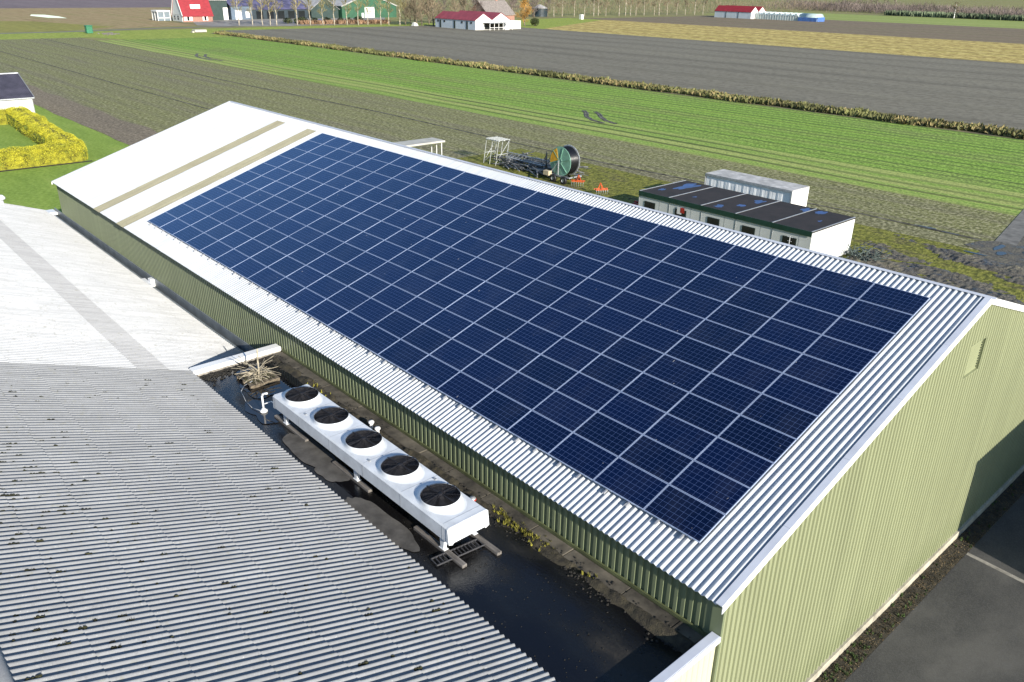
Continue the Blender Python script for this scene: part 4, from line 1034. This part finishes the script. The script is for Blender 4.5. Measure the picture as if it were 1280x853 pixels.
hedge_run((-87.2,-.55,0), (-119.3,1.0,0), 2.7, 2.0, 44000, 1.2, 1.3)
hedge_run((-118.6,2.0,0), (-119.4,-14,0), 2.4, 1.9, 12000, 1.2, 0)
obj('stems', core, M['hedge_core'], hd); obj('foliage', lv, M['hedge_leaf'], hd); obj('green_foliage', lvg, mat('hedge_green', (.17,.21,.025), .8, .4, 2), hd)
rect('bark_bed', -86.95, -86.3, -26, .8, .024, M['litter'])

# ------------------------------------------------------------------ reeds along the ditch
rr = random.Random(6)
def reed_strip(name, lb, m, test, n, x0=-288, x1=30):
    mb = MB()
    for _ in range(n):
        x = x0+(x1-x0)*rr.random()**1.0; f = noise.noise((x*.045, 2, 0))+.5*noise.noise((x*.17, 5, 0))
        if not test(f, rr): continue
        y = 101.2+rr.random()*4.2+1.2*noise.noise((x*.1,7,0)); h = rr.uniform(.2,.95)*(1+.55*noise.noise((x*.12,1,0))+.5*noise.noise((x*.5,8,0)))
        a = rr.uniform(0,6.283); wd = rr.uniform(.10,.26); s = Vector((math.cos(a)*wd, math.sin(a)*wd, 0)); p = Vector((x,y,.03)); tip = p+Vector((rr.gauss(0,.28),rr.gauss(0,.28),h))
        mb.add([p-s*.4, p+s*.4, p.lerp(tip,.6)+s, tip, p.lerp(tip,.6)-s], [(0,1,2,3,4)])
    return tag(obj(name, mb, m), lb, 'reeds', kind='stuff')
reed_strip('reeds', 'tan dry reeds along the ditch between the green and the grey field', M['reeds'], lambda f, r: r.random() < .30+.9*f, 34000)
reed_strip('reeds', 'olive green reeds and scrub along the same ditch', M['reeds_green'], lambda f, r: r.random() < .70-.9*f, 34000)

# ------------------------------------------------------------------ far farm buildings
def gable_house(name, lb, cat, x0, x1, y0, y1, eave, ridge, axis, mw_, mr, over=.35, group=None):
    t = thing(name, ((x0+x1)/2,(y0+y1)/2,0), lb, cat, group)
    mb = MB(); mb.box(x0,x1,y0,y1,0,eave)
    if axis == 'y':
        xm = (x0+x1)/2
        for y in (y0, y1-.25): mb.add([(x0,y,eave),(x1,y,eave),(xm,y,ridge-.1),(x0,y+.25,eave),(x1,y+.25,eave),(xm,y+.25,ridge-.1)], [(0,1,2),(3,5,4),(1,4,5,2),(0,2,5,3)])
    else:
        ym = (y0+y1)/2
        for x in (x0, x1-.25): mb.add([(x,y0,eave),(x,y1,eave),(x,ym,ridge-.1),(x+.25,y0,eave),(x+.25,y1,eave),(x+.25,ym,ridge-.1)], [(0,2,1),(3,4,5),(1,2,5,4),(0,3,5,2)])
    obj('wall', mb, mw_, t)
    mb = MB(); th = .18
    if axis == 'y':
        xm = (x0+x1)/2; k = (ridge-eave)/(x1-xm)
        for xe, s in ((x1+over,1),(x0-over,-1)):
            ze = eave-over*k
            a = [(xe,y0-over,ze),(xe,y1+over,ze),(xm,y1+over,ridge),(xm,y0-over,ridge)]; mb.add(a+[(p[0],p[1],p[2]+th) for p in a], [(0,1,2,3),(7,6,5,4),(0,4,5,1),(1,5,6,2),(3,2,6,7),(0,3,7,4)])
    else:
        ym = (y0+y1)/2; k = (ridge-eave)/(y1-ym)
        for ye in (y0-over, y1+over):
            ze = eave-over*k
            a = [(x0-over,ye,ze),(x1+over,ye,ze),(x1+over,ym,ridge),(x0-over,ym,ridge)]; mb.add(a+[(p[0],p[1],p[2]+th) for p in a], [(0,1,2,3),(7,6,5,4),(0,4,5,1),(1,5,6,2),(3,2,6,7),(0,3,7,4)])
    r = obj('roof', mb, mr, t)
    return t, r
# red roofed house
h, hroof = gable_house('farmhouse', 'farmhouse with a tall bright red roof and a white dormer', 'house', -384.5, -372.5, 123.3, 136.6, 2.9, 13.4, 'y', M['brick'], M['red_tile'], .4)
mb = MB(); xs = -372.5
mb.add([(xs-1.6,127.5,5.3),(xs-1.1,127.5,5.3),(xs-1.1,132.1,5.3),(xs-1.6,132.1,5.3)], [(0,1,2,3)])
mb.box(xs-4.2, xs-1.35, 127.6, 132.0, 4.9, 7.1); dm = obj('dormer', mb, M['white_paint'], h)
mb = MB(); mb.box(xs-1.34, xs-1.30, 128.0, 131.6, 5.3, 6.7); obj('dormer_window', mb, mat('pale_pane', (.62,.60,.50), .3, .1, 1), dm)
for ya, yb in ((123.6,127.4),(132.0,134.4)):
    mb = MB(); mb.box(xs-.05, xs+.08, ya, yb, .5, 2.7); wn = obj('window', mb, M['white_paint'], h)
    ym = (ya+yb)/2; mb = MB(); mb.box(xs+.082, xs+.10, ym-.5, ym+.5, .6, 2.4); obj('pane', mb, M['glass_dark'], wn)
mb = MB(); mb.box(-384.3,-373,123.05,123.28,.1,2.8); mb.add([(-384.2,123.1,2.9),(-372.8,123.1,2.9),(-378.5,123.1,12.6)], [(0,1,2)]); gb = obj('white_gable', mb, M['cabin_wall'], h)
for x in (-381.5,-377.5): 
    mb = MB(); mb.box(x-.8,x+.8,122.98,123.04,.8,2.4); obj('window', mb, M['glass_dark'], gb)
mb = MB(); mb.beam((-372.1,122.85,2.4),(-378.5,122.85,13.5),.2,.35); mb.beam((-384.9,122.85,2.4),(-378.5,122.85,13.5),.2,.35); obj('bargeboard', mb, M['white_paint'], hroof)
cv = thing('conservatory', (-386.5,119.5,0), 'small white-framed annex at the left side of the red-roofed house', 'annex')
mb = MB(); mb.box(-391,-384.6,116.8,122.3,.1,3.8); obj('wall', mb, mat('annex_glass', (.17,.21,.24), .3, .1, 1), cv)
mb = MB(); mb.rbox(-391.3,-384.3,116.5,122.4,3.8,4.4,.05); obj('roof', mb, M['white_paint'], cv)
mb = MB()
for x in (-391,-387.8,-384.65): mb.box(x-.12,x+.12,116.6,116.78,.1,3.8)
for y in (116.75,119.5,122.2): mb.box(-384.58,-384.4,y-.12,y+.12,.1,3.8)
mb.box(-384.58,-384.42,116.8,122.3,1.2,1.5); obj('frame', mb, M['white_paint'], cv)
# dark green shed with scalloped white eave, then more farm sheds behind the roadside trees
s1, r1 = gable_house('farm_shed', 'dark green farm shed with a white door beside the red-roofed house', 'shed', -404, -384, 137.6, 149.0, 9.0, 11.5, 'y', M['dark_green_clad'], M['grey_sheet'], .5)
mb = MB(); mb.box(-384,-383.9,146.8,149.0,.1,5.4); obj('door', mb, M['white_paint'], s1)
mb = MB()
for k in range(12): y = 137.6+k*.95; mb.lathe([(0,0),(.5,.0),(.5,.25)], (-383.6,y+.5,8.9), 10, 'x')
obj('scalloped_eave', mb, M['grey_sheet'], r1)
s2, r2_ = gable_house('farm_shed', 'blue-grey shed with a pale door between the roadside trees', 'shed', -400, -386, 151.5, 162, 6.2, 9.5, 'y', M['blue_clad'], M['solar_roof'], .5)
mb = MB(); mb.box(-386,-385.9,153.5,156.6,.1,4.2); obj('door', mb, M['white_paint'], s2)
mb = MB(); mb.box(-386,-385.88,158.6,160.6,.8,3.6); obj('window', mb, M['cabin_wall'], s2)
s3, r3 = gable_house('farm_shed', 'long dark shed with violet solar panels on its roof', 'shed', -412, -388, 163, 193, 4.6, 10.5, 'y', M['tank_dark'], M['solar_roof'], .6)
mb = MB()
for k in range(5): mb.box(-388,-387.9,165+k*5.6,168.5+k*5.6,.1,3.6)
obj('door', mb, M['glass_dark'], s3)
s4, r4 = gable_house('farm_shed', 'shed with a pale grey sheet roof left of the green barn', 'shed', -408, -386, 193.5, 209, 4.4, 9.8, 'x', M['dark_green_clad'], M['grey_sheet'], .6)
s5, r5 = gable_house('green_barn', 'bright green barn with a white door behind roadside trees', 'barn', -404, -384, 210, 243.5, 5.8, 11.5, 'x', M['green_clad'], M['grey_sheet'], .4)
mb = MB(); mb.box(-384,-383.88,223.6,229.5,.1,5.2); dr_ = obj('door', mb, M['white_paint'], s5)
mb = MB(); mb.box(-383.87,-383.80,223.6,229.5,2.0,2.3); obj('door_rail', mb, M['galv'], dr_)
mb = MB(); mb.box(-384,-383.88,221.6,223.0,.1,2.4); obj('side_door', mb, M['white_paint'], s5)
mb = MB(); mb.beam((-383.7,209.6,5.7),(-383.7,226.75,11.7),.2,.4); mb.beam((-383.7,243.9,5.7),(-383.7,226.75,11.7),.2,.4); obj('bargeboard', mb, M['white_paint'], r5)
# white barn with dull red double roof
wb, r6 = gable_house('white_barn', 'white barn with dull red twin roofs across the grey field', 'barn', -294.5, -267.4, 202.5, 211.3, 3.7, 6.3, 'x', M['pale_blue_clad_and_shade'], M['dull_red_roof'], .25)  # bluish shade of the long side is put into the wall colour
mb = MB(); mb.box(-294.5,-267.4,211.4,221.5,0,3.7)
for x in (-294.5,-267.65): mb.add([(x,211.4,3.7),(x,221.5,3.7),(x,216.4,6.4),(x+.25,211.4,3.7),(x+.25,221.5,3.7),(x+.25,216.4,6.4)], [(0,2,1),(3,4,5),(1,2,5,4),(0,3,5,2)])
obj('wall', mb, M['white_paint'], wb)
mb = MB()
for ye, ym in ((211.35,216.45),(221.8,216.45)):
    a = [(-294.8,ye,3.62),(-267.1,ye,3.62),(-267.1,ym,6.45),(-294.8,ym,6.45)]; mb.add(a+[(p[0],p[1],p[2]+.16) for p in a], [(0,1,2,3),(7,6,5,4),(0,4,5,1),(1,5,6,2),(3,2,6,7),(0,3,7,4)])
obj('roof', mb, M['dull_red_roof'], wb)
mb = MB(); mb.box(-267.36,-267.2,202.5,211.3,.05,3.7); mb.add([(-267.2,202.5,3.7),(-267.2,211.3,3.7),(-267.2,206.9,6.1)], [(0,1,2)]); obj('white_gable', mb, M['white_paint'], wb)
mb = MB(); mb.box(-284,-267.3,221.6,227.8,.05,3.3); obj('annex', mb, M['white_paint'], wb)
for x in (-290.8,-281,-272.6):
    mb = MB(); mb.box(x-.5,x+.5,202.38,202.5,.1,3.2); obj('door', mb, M['frame_dark'], wb)
for x in (-292.5,-288,-276,-269.9):
    mb = MB(); mb.box(x-.45,x+.45,202.40,202.5,2.3,3.1); obj('window', mb, M['glass_dark'], wb)
mb = MB(); mb.box(-267.2,-262.6,206.5,219.0,2.75,2.95); lt = obj('lean_to_roof', mb, M['galv'], wb)
mb = MB()
for y in (206.6,209,211.4,213.8,216.4,218.9): mb.bar((-262.8,y,.05),(-262.8,y,2.75),.12)
mb.box(-262.9,-262.7,206.6,219,1.0,1.15); obj('post', mb, M['white_paint'], lt)
mb = MB(); mb.box(-267.18,-267.1,207.5,218.0,.2,2.5); obj('opening', mb, M['glass_dark'], wb)
mb = MB(); mb.box(-262.6,-262.3,214.4,216.8,.1,1.7); obj('board', mb, M['white_paint'], lt)
# brown house behind it
bh, r7 = gable_house('brown_house', 'brown-grey tiled house rising behind the white barn', 'house', -332, -316, 251, 268, 3.6, 9.8, 'y', M['brick'], M['grey_tile'], .5)
mb = MB(); mb.box(-316.05,-315.9,254,257,1,2.6); obj('window', mb, M['glass_dark'], bh)
mb = MB(); mb.box(-325,-323.6,262,263.2,9.0,11.2); obj('chimney', mb, M['brick'], r7)
# silo tank
tk = thing('tank', (-366,333,0), 'round dark tank with a pale cone top at the field edge', 'tank')
mb = MB(); mb.lathe([(4.6,0),(4.6,4.6)], (-366,333,0), 32); obj('shell', mb, M['tank_dark'], tk)
mb = MB(); mb.lathe([(4.8,4.55),(4.8,4.75),(.5,6.6),(.0,6.7)], (-366,333,0), 32); obj('cone_roof', mb, M['grey_sheet'], tk)
mb = MB(); mb.rbox(-328.2,-326.4,327.3,329.2,0,2.4,.1); mb.box(-328.0,-326.6,327.5,329.0,2.4,2.6); tag(obj('utility_box', mb, M['box_white']), 'small white utility box at the edge of the tan field', 'utility box')
# red and blue barn with greenhouse
bb, r8 = gable_house('blue_barn', 'pale blue barn with bright red twin roofs beside the greenhouse', 'barn', -318.5, -292, 441, 448.5, 3.9, 6.9, 'x', M['pale_blue_clad_and_shade'], M['red_tile'], .25)
mb = MB(); mb.box(-318.5,-292,448.6,457,0,3.9)
for x in (-318.5,-292.25): mb.add([(x,448.6,3.9),(x,457,3.9),(x,452.8,6.8),(x+.25,448.6,3.9),(x+.25,457,3.9),(x+.25,452.8,6.8)], [(0,2,1),(3,4,5),(1,2,5,4),(0,3,5,2)])
obj('wall', mb, M['white_paint'], bb)
mb = MB()
for ye in (448.4,457.3):
    a = [(-318.8,ye,3.75),(-291.7,ye,3.75),(-291.7,452.8,6.9),(-318.8,452.8,6.9)]; mb.add(a+[(p[0],p[1],p[2]+.16) for p in a], [(0,1,2,3),(7,6,5,4),(0,4,5,1),(1,5,6,2),(3,2,6,7),(0,3,7,4)])
obj('roof', mb, M['red_tile'], bb)
mb = MB(); mb.box(-291.95,-291.8,441,448.5,.05,3.9); mb.add([(-291.8,441,3.9),(-291.8,448.5,3.9),(-291.8,444.75,6.7)], [(0,1,2)]); obj('white_gable', mb, M['white_paint'], bb)
for x in (-310,-301): mb = MB(); mb.box(x-.15,x+.15,440.85,441,.1,3.9); obj('downpipe', mb, M['frame_dark'], bb)
gh = thing('greenhouse', (-277,447,0), 'low glass greenhouse with ridged roof and a blue end', 'greenhouse')
mb = MB(); mb.box(-291,-262,445,453,.05,2.6); obj('glazing', mb, M['green_glass'], gh)
mb = MB()
for k in range(8):
    x0 = -291+k*3.6; xm = x0+1.8; x1 = x0+3.6
    mb.add([(x0,444.9,2.6),(x1,444.9,2.6),(xm,444.9,4.3),(x0,453.1,2.6),(x1,453.1,2.6),(xm,453.1,4.3)], [(0,1,2),(3,5,4),(1,4,5,2),(0,2,5,3)])
obj('ridge_glass', mb, mat('ridge_glass', (.55,.64,.63), .3, .15, .6), gh)
mb = MB()
for k in range(18): x = -291+k*1.7; mb.box(x-.07,x+.07,444.85,444.97,.05,2.6)
obj('glazing_bars', mb, M['white_paint'], gh)
mb = MB(); mb.lathe([(0,0),(4.3,0),(4.3,12),(0,12)], (-262,449,0), 28, 'x'); o = obj('plastic_tunnel', mb, M['green_glass'], gh, True)
mb = MB(); mb.box(-262,-250,444.45,444.8,.05,2.2); mb.box(-249.95,-249.7,445,453,.05,2.4); obj('blue_sheet', mb, M['blue_tarp'], gh)
# small things in the fields
bn = thing('wheelie_bin', (-308.3,65.6,0), 'green bin standing on the grass by the field road', 'bin')
mb = MB(); mb.rbox(-309.4,-307.4,64.6,66.6,.1,2.3,.1); obj('body', mb, M['bin_green'], bn)
mb = MB(); mb.rbox(-309.5,-307.3,64.5,66.7,2.3,2.6,.08); obj('lid', mb, M['bin_green'], bn)
mb = MB(); mb.rbox(-299.5,-296.5,97.5,101.8,.2,1.0,.1); mb.box(-298.8,-297.2,96.8,97.5,0,.5); tag(obj('culvert', mb, mat('culvert', (.48,.45,.38), .85, .1, 1)), 'pale concrete culvert head at the end of the ditch', 'culvert')
mb = MB()
for _ in range(40): clump(mb, (-301+rr.gauss(0,2.4), 70+rr.gauss(0,1.2), .03), rr.uniform(.2,.5), rr, 4, .7)
tag(obj('rubble', mb, M['sleeper']), 'scattered pale rubble beside the green bin', 'rubble', kind='stuff')
mb = MB(); mb.add(*([[(-307,198.5,0),(-304.4,198.5,0),(-304.4,200.6,0),(-307,200.6,0),(-306.4,199,1.5),(-305,199,1.5),(-305,200.2,1.5),(-306.4,200.2,1.5)],[(3,2,1,0),(4,5,6,7),(0,1,5,4),(1,2,6,5),(2,3,7,6),(3,0,4,7)]])); tag(obj('sack', mb, M['box_white']), 'white bulk sack under the bare bushes by the white barn', 'sack')
# parked vehicles seen between the tree trunks
def car(loc, lb, m, rot):
    t = thing('parked_car', loc, lb, 'car', 'cars parked at the farm')
    t.rotation_euler = (0,0,rot); ORG[t.name] = Vector((0,0,0))
    mb = MB(); pr = [(-2.1,.35),(-2.15,.75),(-1.9,.95),(-1.2,1.0),(-.6,1.45),(.9,1.48),(1.6,1.05),(2.1,.95),(2.15,.4)]
    n = len(pr); mb.add([(x,-.85,z) for x,z in pr]+[(x,.85,z) for x,z in pr], [tuple(range(n-1,-1,-1)),tuple(range(n,2*n))]+[(i,(i+1)%n,n+(i+1)%n,n+i) for i in range(n)]); obj('body', mb, m, t, local=True)
    mb = MB(); mb.box(-.5,.95,-.87,.87,1.05,1.36); obj('window', mb, M['glass_dark'], t, local=True)
    for x in (-1.35,1.35):
        for y in (-.85,.85):
            mb = MB(); mb.lathe([(0,-.1),(.32,-.1),(.32,.1),(0,.1)], (x,y,.32), 16, 'y'); obj('wheel', mb, M['black_rubber'], t, local=True)
car((-346,174.5,.03), 'blue and white car parked in front of the dark shed', mat('car_blue', (.10,.16,.36), .3, .1), 1.7)
car((-352,168.0,.03), 'white car parked behind the slim roadside trees', M['white_paint'], 1.5)
# tan bank of dead growth in front of the sheds
mb = MB()
for _ in range(3800):
    t = rr.random(); x = -336+6*t+rr.gauss(0,1.0); y = 160+42*t; h = rr.uniform(.6,1.9); a = rr.uniform(0,6.283); s = Vector((math.cos(a)*.2, math.sin(a)*.2, 0)); p = Vector((x,y,0)); tip = p+Vector((rr.gauss(0,.3),rr.gauss(0,.3),h))
    mb.add([p-s*.4,p+s*.4,p.lerp(tip,.6)+s,tip,p.lerp(tip,.6)-s], [(0,1,2,3,4)])
tag(obj('dead_growth', mb, mat('dead_growth', (.32,.20,.12), .95, .3, .15)), 'band of rusty dead growth below the farm sheds', 'dead growth', kind='stuff')

sh = MB(); rn = random.Random(31); sm_ = MB()
for _ in range(420):
    v = Vector((rn.gauss(0,1),rn.gauss(0,1),rn.gauss(0,1))).normalized()*rn.random()**.4; sh.leaf((v.x*1.7, v.y*2.1, 1.35+v.z*1.3+.4*noise.noise((v.x*2,v.y*2,v.z*2))), rn.uniform(.15,.38), rn)
for k in range(3): sm_.bar((rn.gauss(0,.3),rn.gauss(0,.3),0),(rn.gauss(0,.5),rn.gauss(0,.5),1.6),.07)
s0_ = thing('shrub', (0,0,0), 'dark evergreen shrub in front of the long dark shed', 'shrub', 'dark shrubs before the long dark shed')
obj('foliage', sh, M['evergreen'], s0_); obj('stem', sm_, M['bark'], s0_)
for k, (x, y) in enumerate([(-344,158.5),(-343,162.5),(-345,166),(-343,171),(-344,178),(-342,184),(-344,189.5),(-343,194)]):
    o = s0_ if k == 0 else copy_tree(s0_)
    o.location = (x,y,0); o.rotation_euler = (0,0,k*1.3); q = rn.uniform(.75,1.3); o.scale = (q,q,q*rn.uniform(.8,1.1))
# ------------------------------------------------------------------ bare trees
def bare_tree_mesh(h, seed, spread=.32, first=.28, nb=15, trunk_r=.16, dense=1.0, droop=0.0, twig=.02):
    rn = random.Random(seed); tr_, cr = MB(), MB()
    pts = [Vector((0,0,0))]
    for k in range(1,7): pts.append(Vector((rn.gauss(0,.10), rn.gauss(0,.10), h*.86*k/6)))
    for k in range(6): tr_.bar(pts[k], pts[k+1], trunk_r*(1-k/7), trunk_r*(1-(k+1)/7), 7)
    def along(t):
        f = t*6; k = min(5, int(f)); return pts[k].lerp(pts[k+1], f-k)
    def grow(p, d, l, r, lvl):
        q = p+d*l; m = p.lerp(q,.5)+Vector((rn.gauss(0,.06),rn.gauss(0,.06),rn.gauss(0,.04)-droop*.1))*l
        cr.bar(p, m, r, r*.75, 3, False); cr.bar(m, q, r*.75, r*.4, 3, False)
        if lvl >= 3: return
        for _ in range(int((6 if lvl == 1 else 7)*dense)):
            t = rn.uniform(.25,1); s = p.lerp(m, t*2) if t < .5 else m.lerp(q, t*2-1)
            nd = (d+Vector((rn.gauss(0,.55),rn.gauss(0,.55),rn.gauss(.18-droop,.4)))).normalized(); grow(s, nd, l*rn.uniform(.35,.6), max(twig, r*.5), lvl+1)
    for k in range(nb):
        t = first+(1-first)*(k+rn.random())/nb; p = along(min(.99,t)); a = rn.uniform(0,6.283); el = rn.uniform(.45,1.0)+t*.35
        d = Vector((math.cos(a)*math.cos(el), math.sin(a)*math.cos(el), math.sin(el))); grow(p, d, h*spread*(1.15-.55*t)*rn.uniform(.75,1.15), max(twig*1.5, trunk_r*.33), 1)
    return tr_, cr
def tree_proto(name, lb, cat, group, mt, mc, *a, **k):
    t = thing(name, (0,0,0), lb, cat, group); tr_, cr = bare_tree_mesh(*a, **k)
    obj('trunk', tr_, mt, t, True); obj('crown', cr, mc, t); return t
rt_ = random.Random(12)
def plant(protos, pos, smin=.85, smax=1.2, used=set()):
    for i, (x, y) in enumerate(pos):
        pr = protos[rt_.randrange(len(protos))]
        if pr.name in used: o = copy_tree(pr)
        else: o = pr; used.add(pr.name)
        o.location = (x, y, 0); o.rotation_euler = (0,0,rt_.uniform(0,6.28)); s = rt_.uniform(smin,smax); o.scale = (s,s,s*rt_.uniform(.92,1.08))
def lo(ts):      # prototypes nobody used would stand at the origin: drop them
    for t in ts:
        if t.location.length < 1e-6:
            for c in list(t.children): bpy.data.objects.remove(c)
            bpy.data.objects.remove(t)
LBA = 'slim pale-trunked bare tree in the roadside row before the farm sheds'
PA = [tree_proto('bare_tree', LBA, 'tree', 'roadside trees before the farm sheds', M['bark_pale'], M['twigs_olive'], 13.5, 40+i, spread=.26, first=.34, nb=15, trunk_r=.24, twig=.028) for i in range(4)]
plant(PA, [(-338,133),(-336,138),(-334,141.6),(-333,144.6),(-332,147),(-329,155),(-327,160),(-325,165),(-323,169.5),(-321,174.5),(-319,179),(-317,182.5),(-315,188),(-314,191.5),(-312,196)]); lo(PA)
LBB = 'bare tree in the long row beyond the tan stubble field'
PB = [tree_proto('bare_tree', LBB, 'tree', 'row of bare trees beyond the stubble field', M['bark_pale'], M['twigs_brown'], 14, 60+i, spread=.28, first=.36, nb=14, trunk_r=.24, twig=.035) for i in range(4)]
plant(PB, [(-357,336),(-357,343),(-356,352),(-356,361),(-355,368),(-355,372),(-354,378),(-353,389),(-353,395),(-353,400),(-352,404),(-352,412),(-351,421),(-351,426),(-350,433),(-349,442),(-349,451),(-348,460),(-347,468)]); lo(PB)
LBC = 'bare tree in the row behind the far pale green meadow'
PC = [tree_proto('bare_tree', LBC, 'tree', 'bare trees behind the far pale meadow', M['bark_pale'], M['twigs_mauve'], 15, 80+i, spread=.28, first=.34, nb=12, trunk_r=.30, twig=.05) for i in range(3)]
plant(PC, [(-364,684),(-363,691),(-361,698),(-359,705),(-358,712),(-356,719),(-355,725),(-353,731),(-350,741),(-347,754)], .9, 1.1); lo(PC)
PD = [tree_proto('birch_tree', 'lone white-trunked birch before the far hedge bank', 'tree', None, M['white_paint'], M['twigs_brown'], 11, 95, spread=.3, first=.3, nb=12, trunk_r=.35, twig=.05)]
plant(PD, [(-239,611)], 1, 1)
# bushy bare trees beside the white barn
LBE = 'bushy bare willow among those left of the white barn'
PE = [tree_proto('bare_willow', LBE, 'tree', 'bushy bare willows left of the white barn', M['bark'], M['twigs_brown'], 11.5, 110+i, spread=.42, first=.10, nb=22, trunk_r=.30, dense=1.15, twig=.028) for i in range(3)]
plant(PE, [(-312,199),(-308,205),(-312,212),(-305,200),(-318,206),(-302,207),(-326,214),(-330,226),(-318,222),(-310,226),(-316,236)], .8, 1.15); lo(PE)
LBF = 'bare tree standing among those behind the white barn'
PF = [tree_proto('bare_tree', LBF, 'tree', 'bare trees behind the white barn', M['bark'], M['twigs_mauve'], 13, 130+i, spread=.36, first=.2, nb=18, trunk_r=.25, twig=.032) for i in range(3)]
plant(PF, [(-312,240),(-330,246),(-338,262),(-330,272),(-338,286),(-352,300),(-348,312),(-360,322),(-352,326),(-345,246),(-350,272)], .85, 1.15); lo(PF)
PG = [tree_proto('golden_willow', 'golden orange willow with hanging twigs behind the white barn', 'tree', None, M['bark'], M['willow_orange'], 12, 150, spread=.34, first=.08, nb=34, trunk_r=.3, dense=1.25, droop=.35, twig=.034)]
plant(PG, [(-284,245.5)], 1, 1)
bush = thing('evergreen_bush', (-282,249,0), 'dark green bush at the foot of the golden willow', 'bush')
mb = MB(); rn = random.Random(3)
for _ in range(900):
    v = Vector((rn.gauss(0,1),rn.gauss(0,1),rn.gauss(0,1))).normalized()*rn.random()**.4; mb.leaf((-282+v.x*2.2,250+v.y*2.0,1.9+v.z*1.9+.5*noise.noise((v.x*2,v.y*2,v.z*2))), rn.uniform(.15,.35), rn)
obj('foliage', mb, M['evergreen'], bush)
mb = MB(); mb.bar((-282,250,0),(-282,250,2),.12); obj('stem', mb, M['bark'], bush)
# far woods: one mass of bare crowns, and the dark reed bank before it
mb = MB(); rn = random.Random(17)
for _ in range(42000):
    t = rn.random(); x = -430+560*t+rn.gauss(0,12); y = 700-150*t+rn.gauss(0,1)*12+40*rn.random(); 
    hm = 9+4*noise.noise((x*.03,y*.03,0))+2*noise.noise((x*.12,y*.12,4)); z0 = rn.uniform(0,hm*.65); l = rn.uniform(1.2,3.6)
    a = rn.uniform(0,6.283); tip = Vector((rn.gauss(0,.45)*l, rn.gauss(0,.45)*l, l)); s = Vector((math.cos(a), math.sin(a), 0))*rn.uniform(.06,.17); p = Vector((x,y,z0))
    mb.tri(p-s, p+s, p+tip)
for _ in range(500):
    t = rn.random(); x = -430+560*t+rn.gauss(0,12); y = 700-150*t+rn.gauss(0,12); mb.bar((x,y,0),(x+rn.gauss(0,.4),y,rn.uniform(5,9)),.16,.06,4,False)
tag(obj('woodland', mb, M['twigs_mauve']), 'far wood of bare mauve-brown crowns along the horizon', 'woodland', kind='stuff')
mb = MB()
for _ in range(9000):
    t = rn.random(); x = -294+330*t; y = 622-28*t+rn.random()*14; h = rn.uniform(2,4.2); a = rn.uniform(0,6.283); s = Vector((math.cos(a)*.35, math.sin(a)*.35, 0)); p = Vector((x,y,0)); tip = p+Vector((rn.gauss(0,.5),rn.gauss(0,.5),h)); mb.add([p-s*.5,p+s*.5,p.lerp(tip,.6)+s,tip,p.lerp(tip,.6)-s], [(0,1,2,3,4)])
tag(obj('scrub_bank', mb, mat('scrub_bank', (.15,.19,.11), .95, .35, .03)), 'dark green scrub bank along the far edge of the pale meadow', 'scrub', kind='stuff')
mb = MB()
for _ in range(5000):
    x = rn.choice([rn.uniform(-520,-360), rn.gauss(-375,8)]); y = rn.uniform(300,680); l = rn.uniform(1.5,4); z0 = rn.uniform(0,7); a = rn.uniform(0,6.283); s = Vector((math.cos(a), math.sin(a), 0))*rn.uniform(.05,.13); p = Vector((x,y,z0)); mb.tri(p-s, p+s, p+Vector((rn.gauss(0,.45)*l, rn.gauss(0,.45)*l, l)))
tag(obj('woodland', mb, M['twigs_brown']), 'thin brown bare scrub far behind the long tree row', 'woodland', kind='stuff')

# ------------------------------------------------------------------ neighbouring shed outside the picture: its shadow falls on the gable
nb_, nr = gable_house('neighbour_shed', 'plain metal shed across the asphalt yard, shading the gable corner', 'shed', 9.2, 24, 3.09, 16, 5.95, 6.0, 'x', M['cream_clad'], M['grey_sheet'], .03)
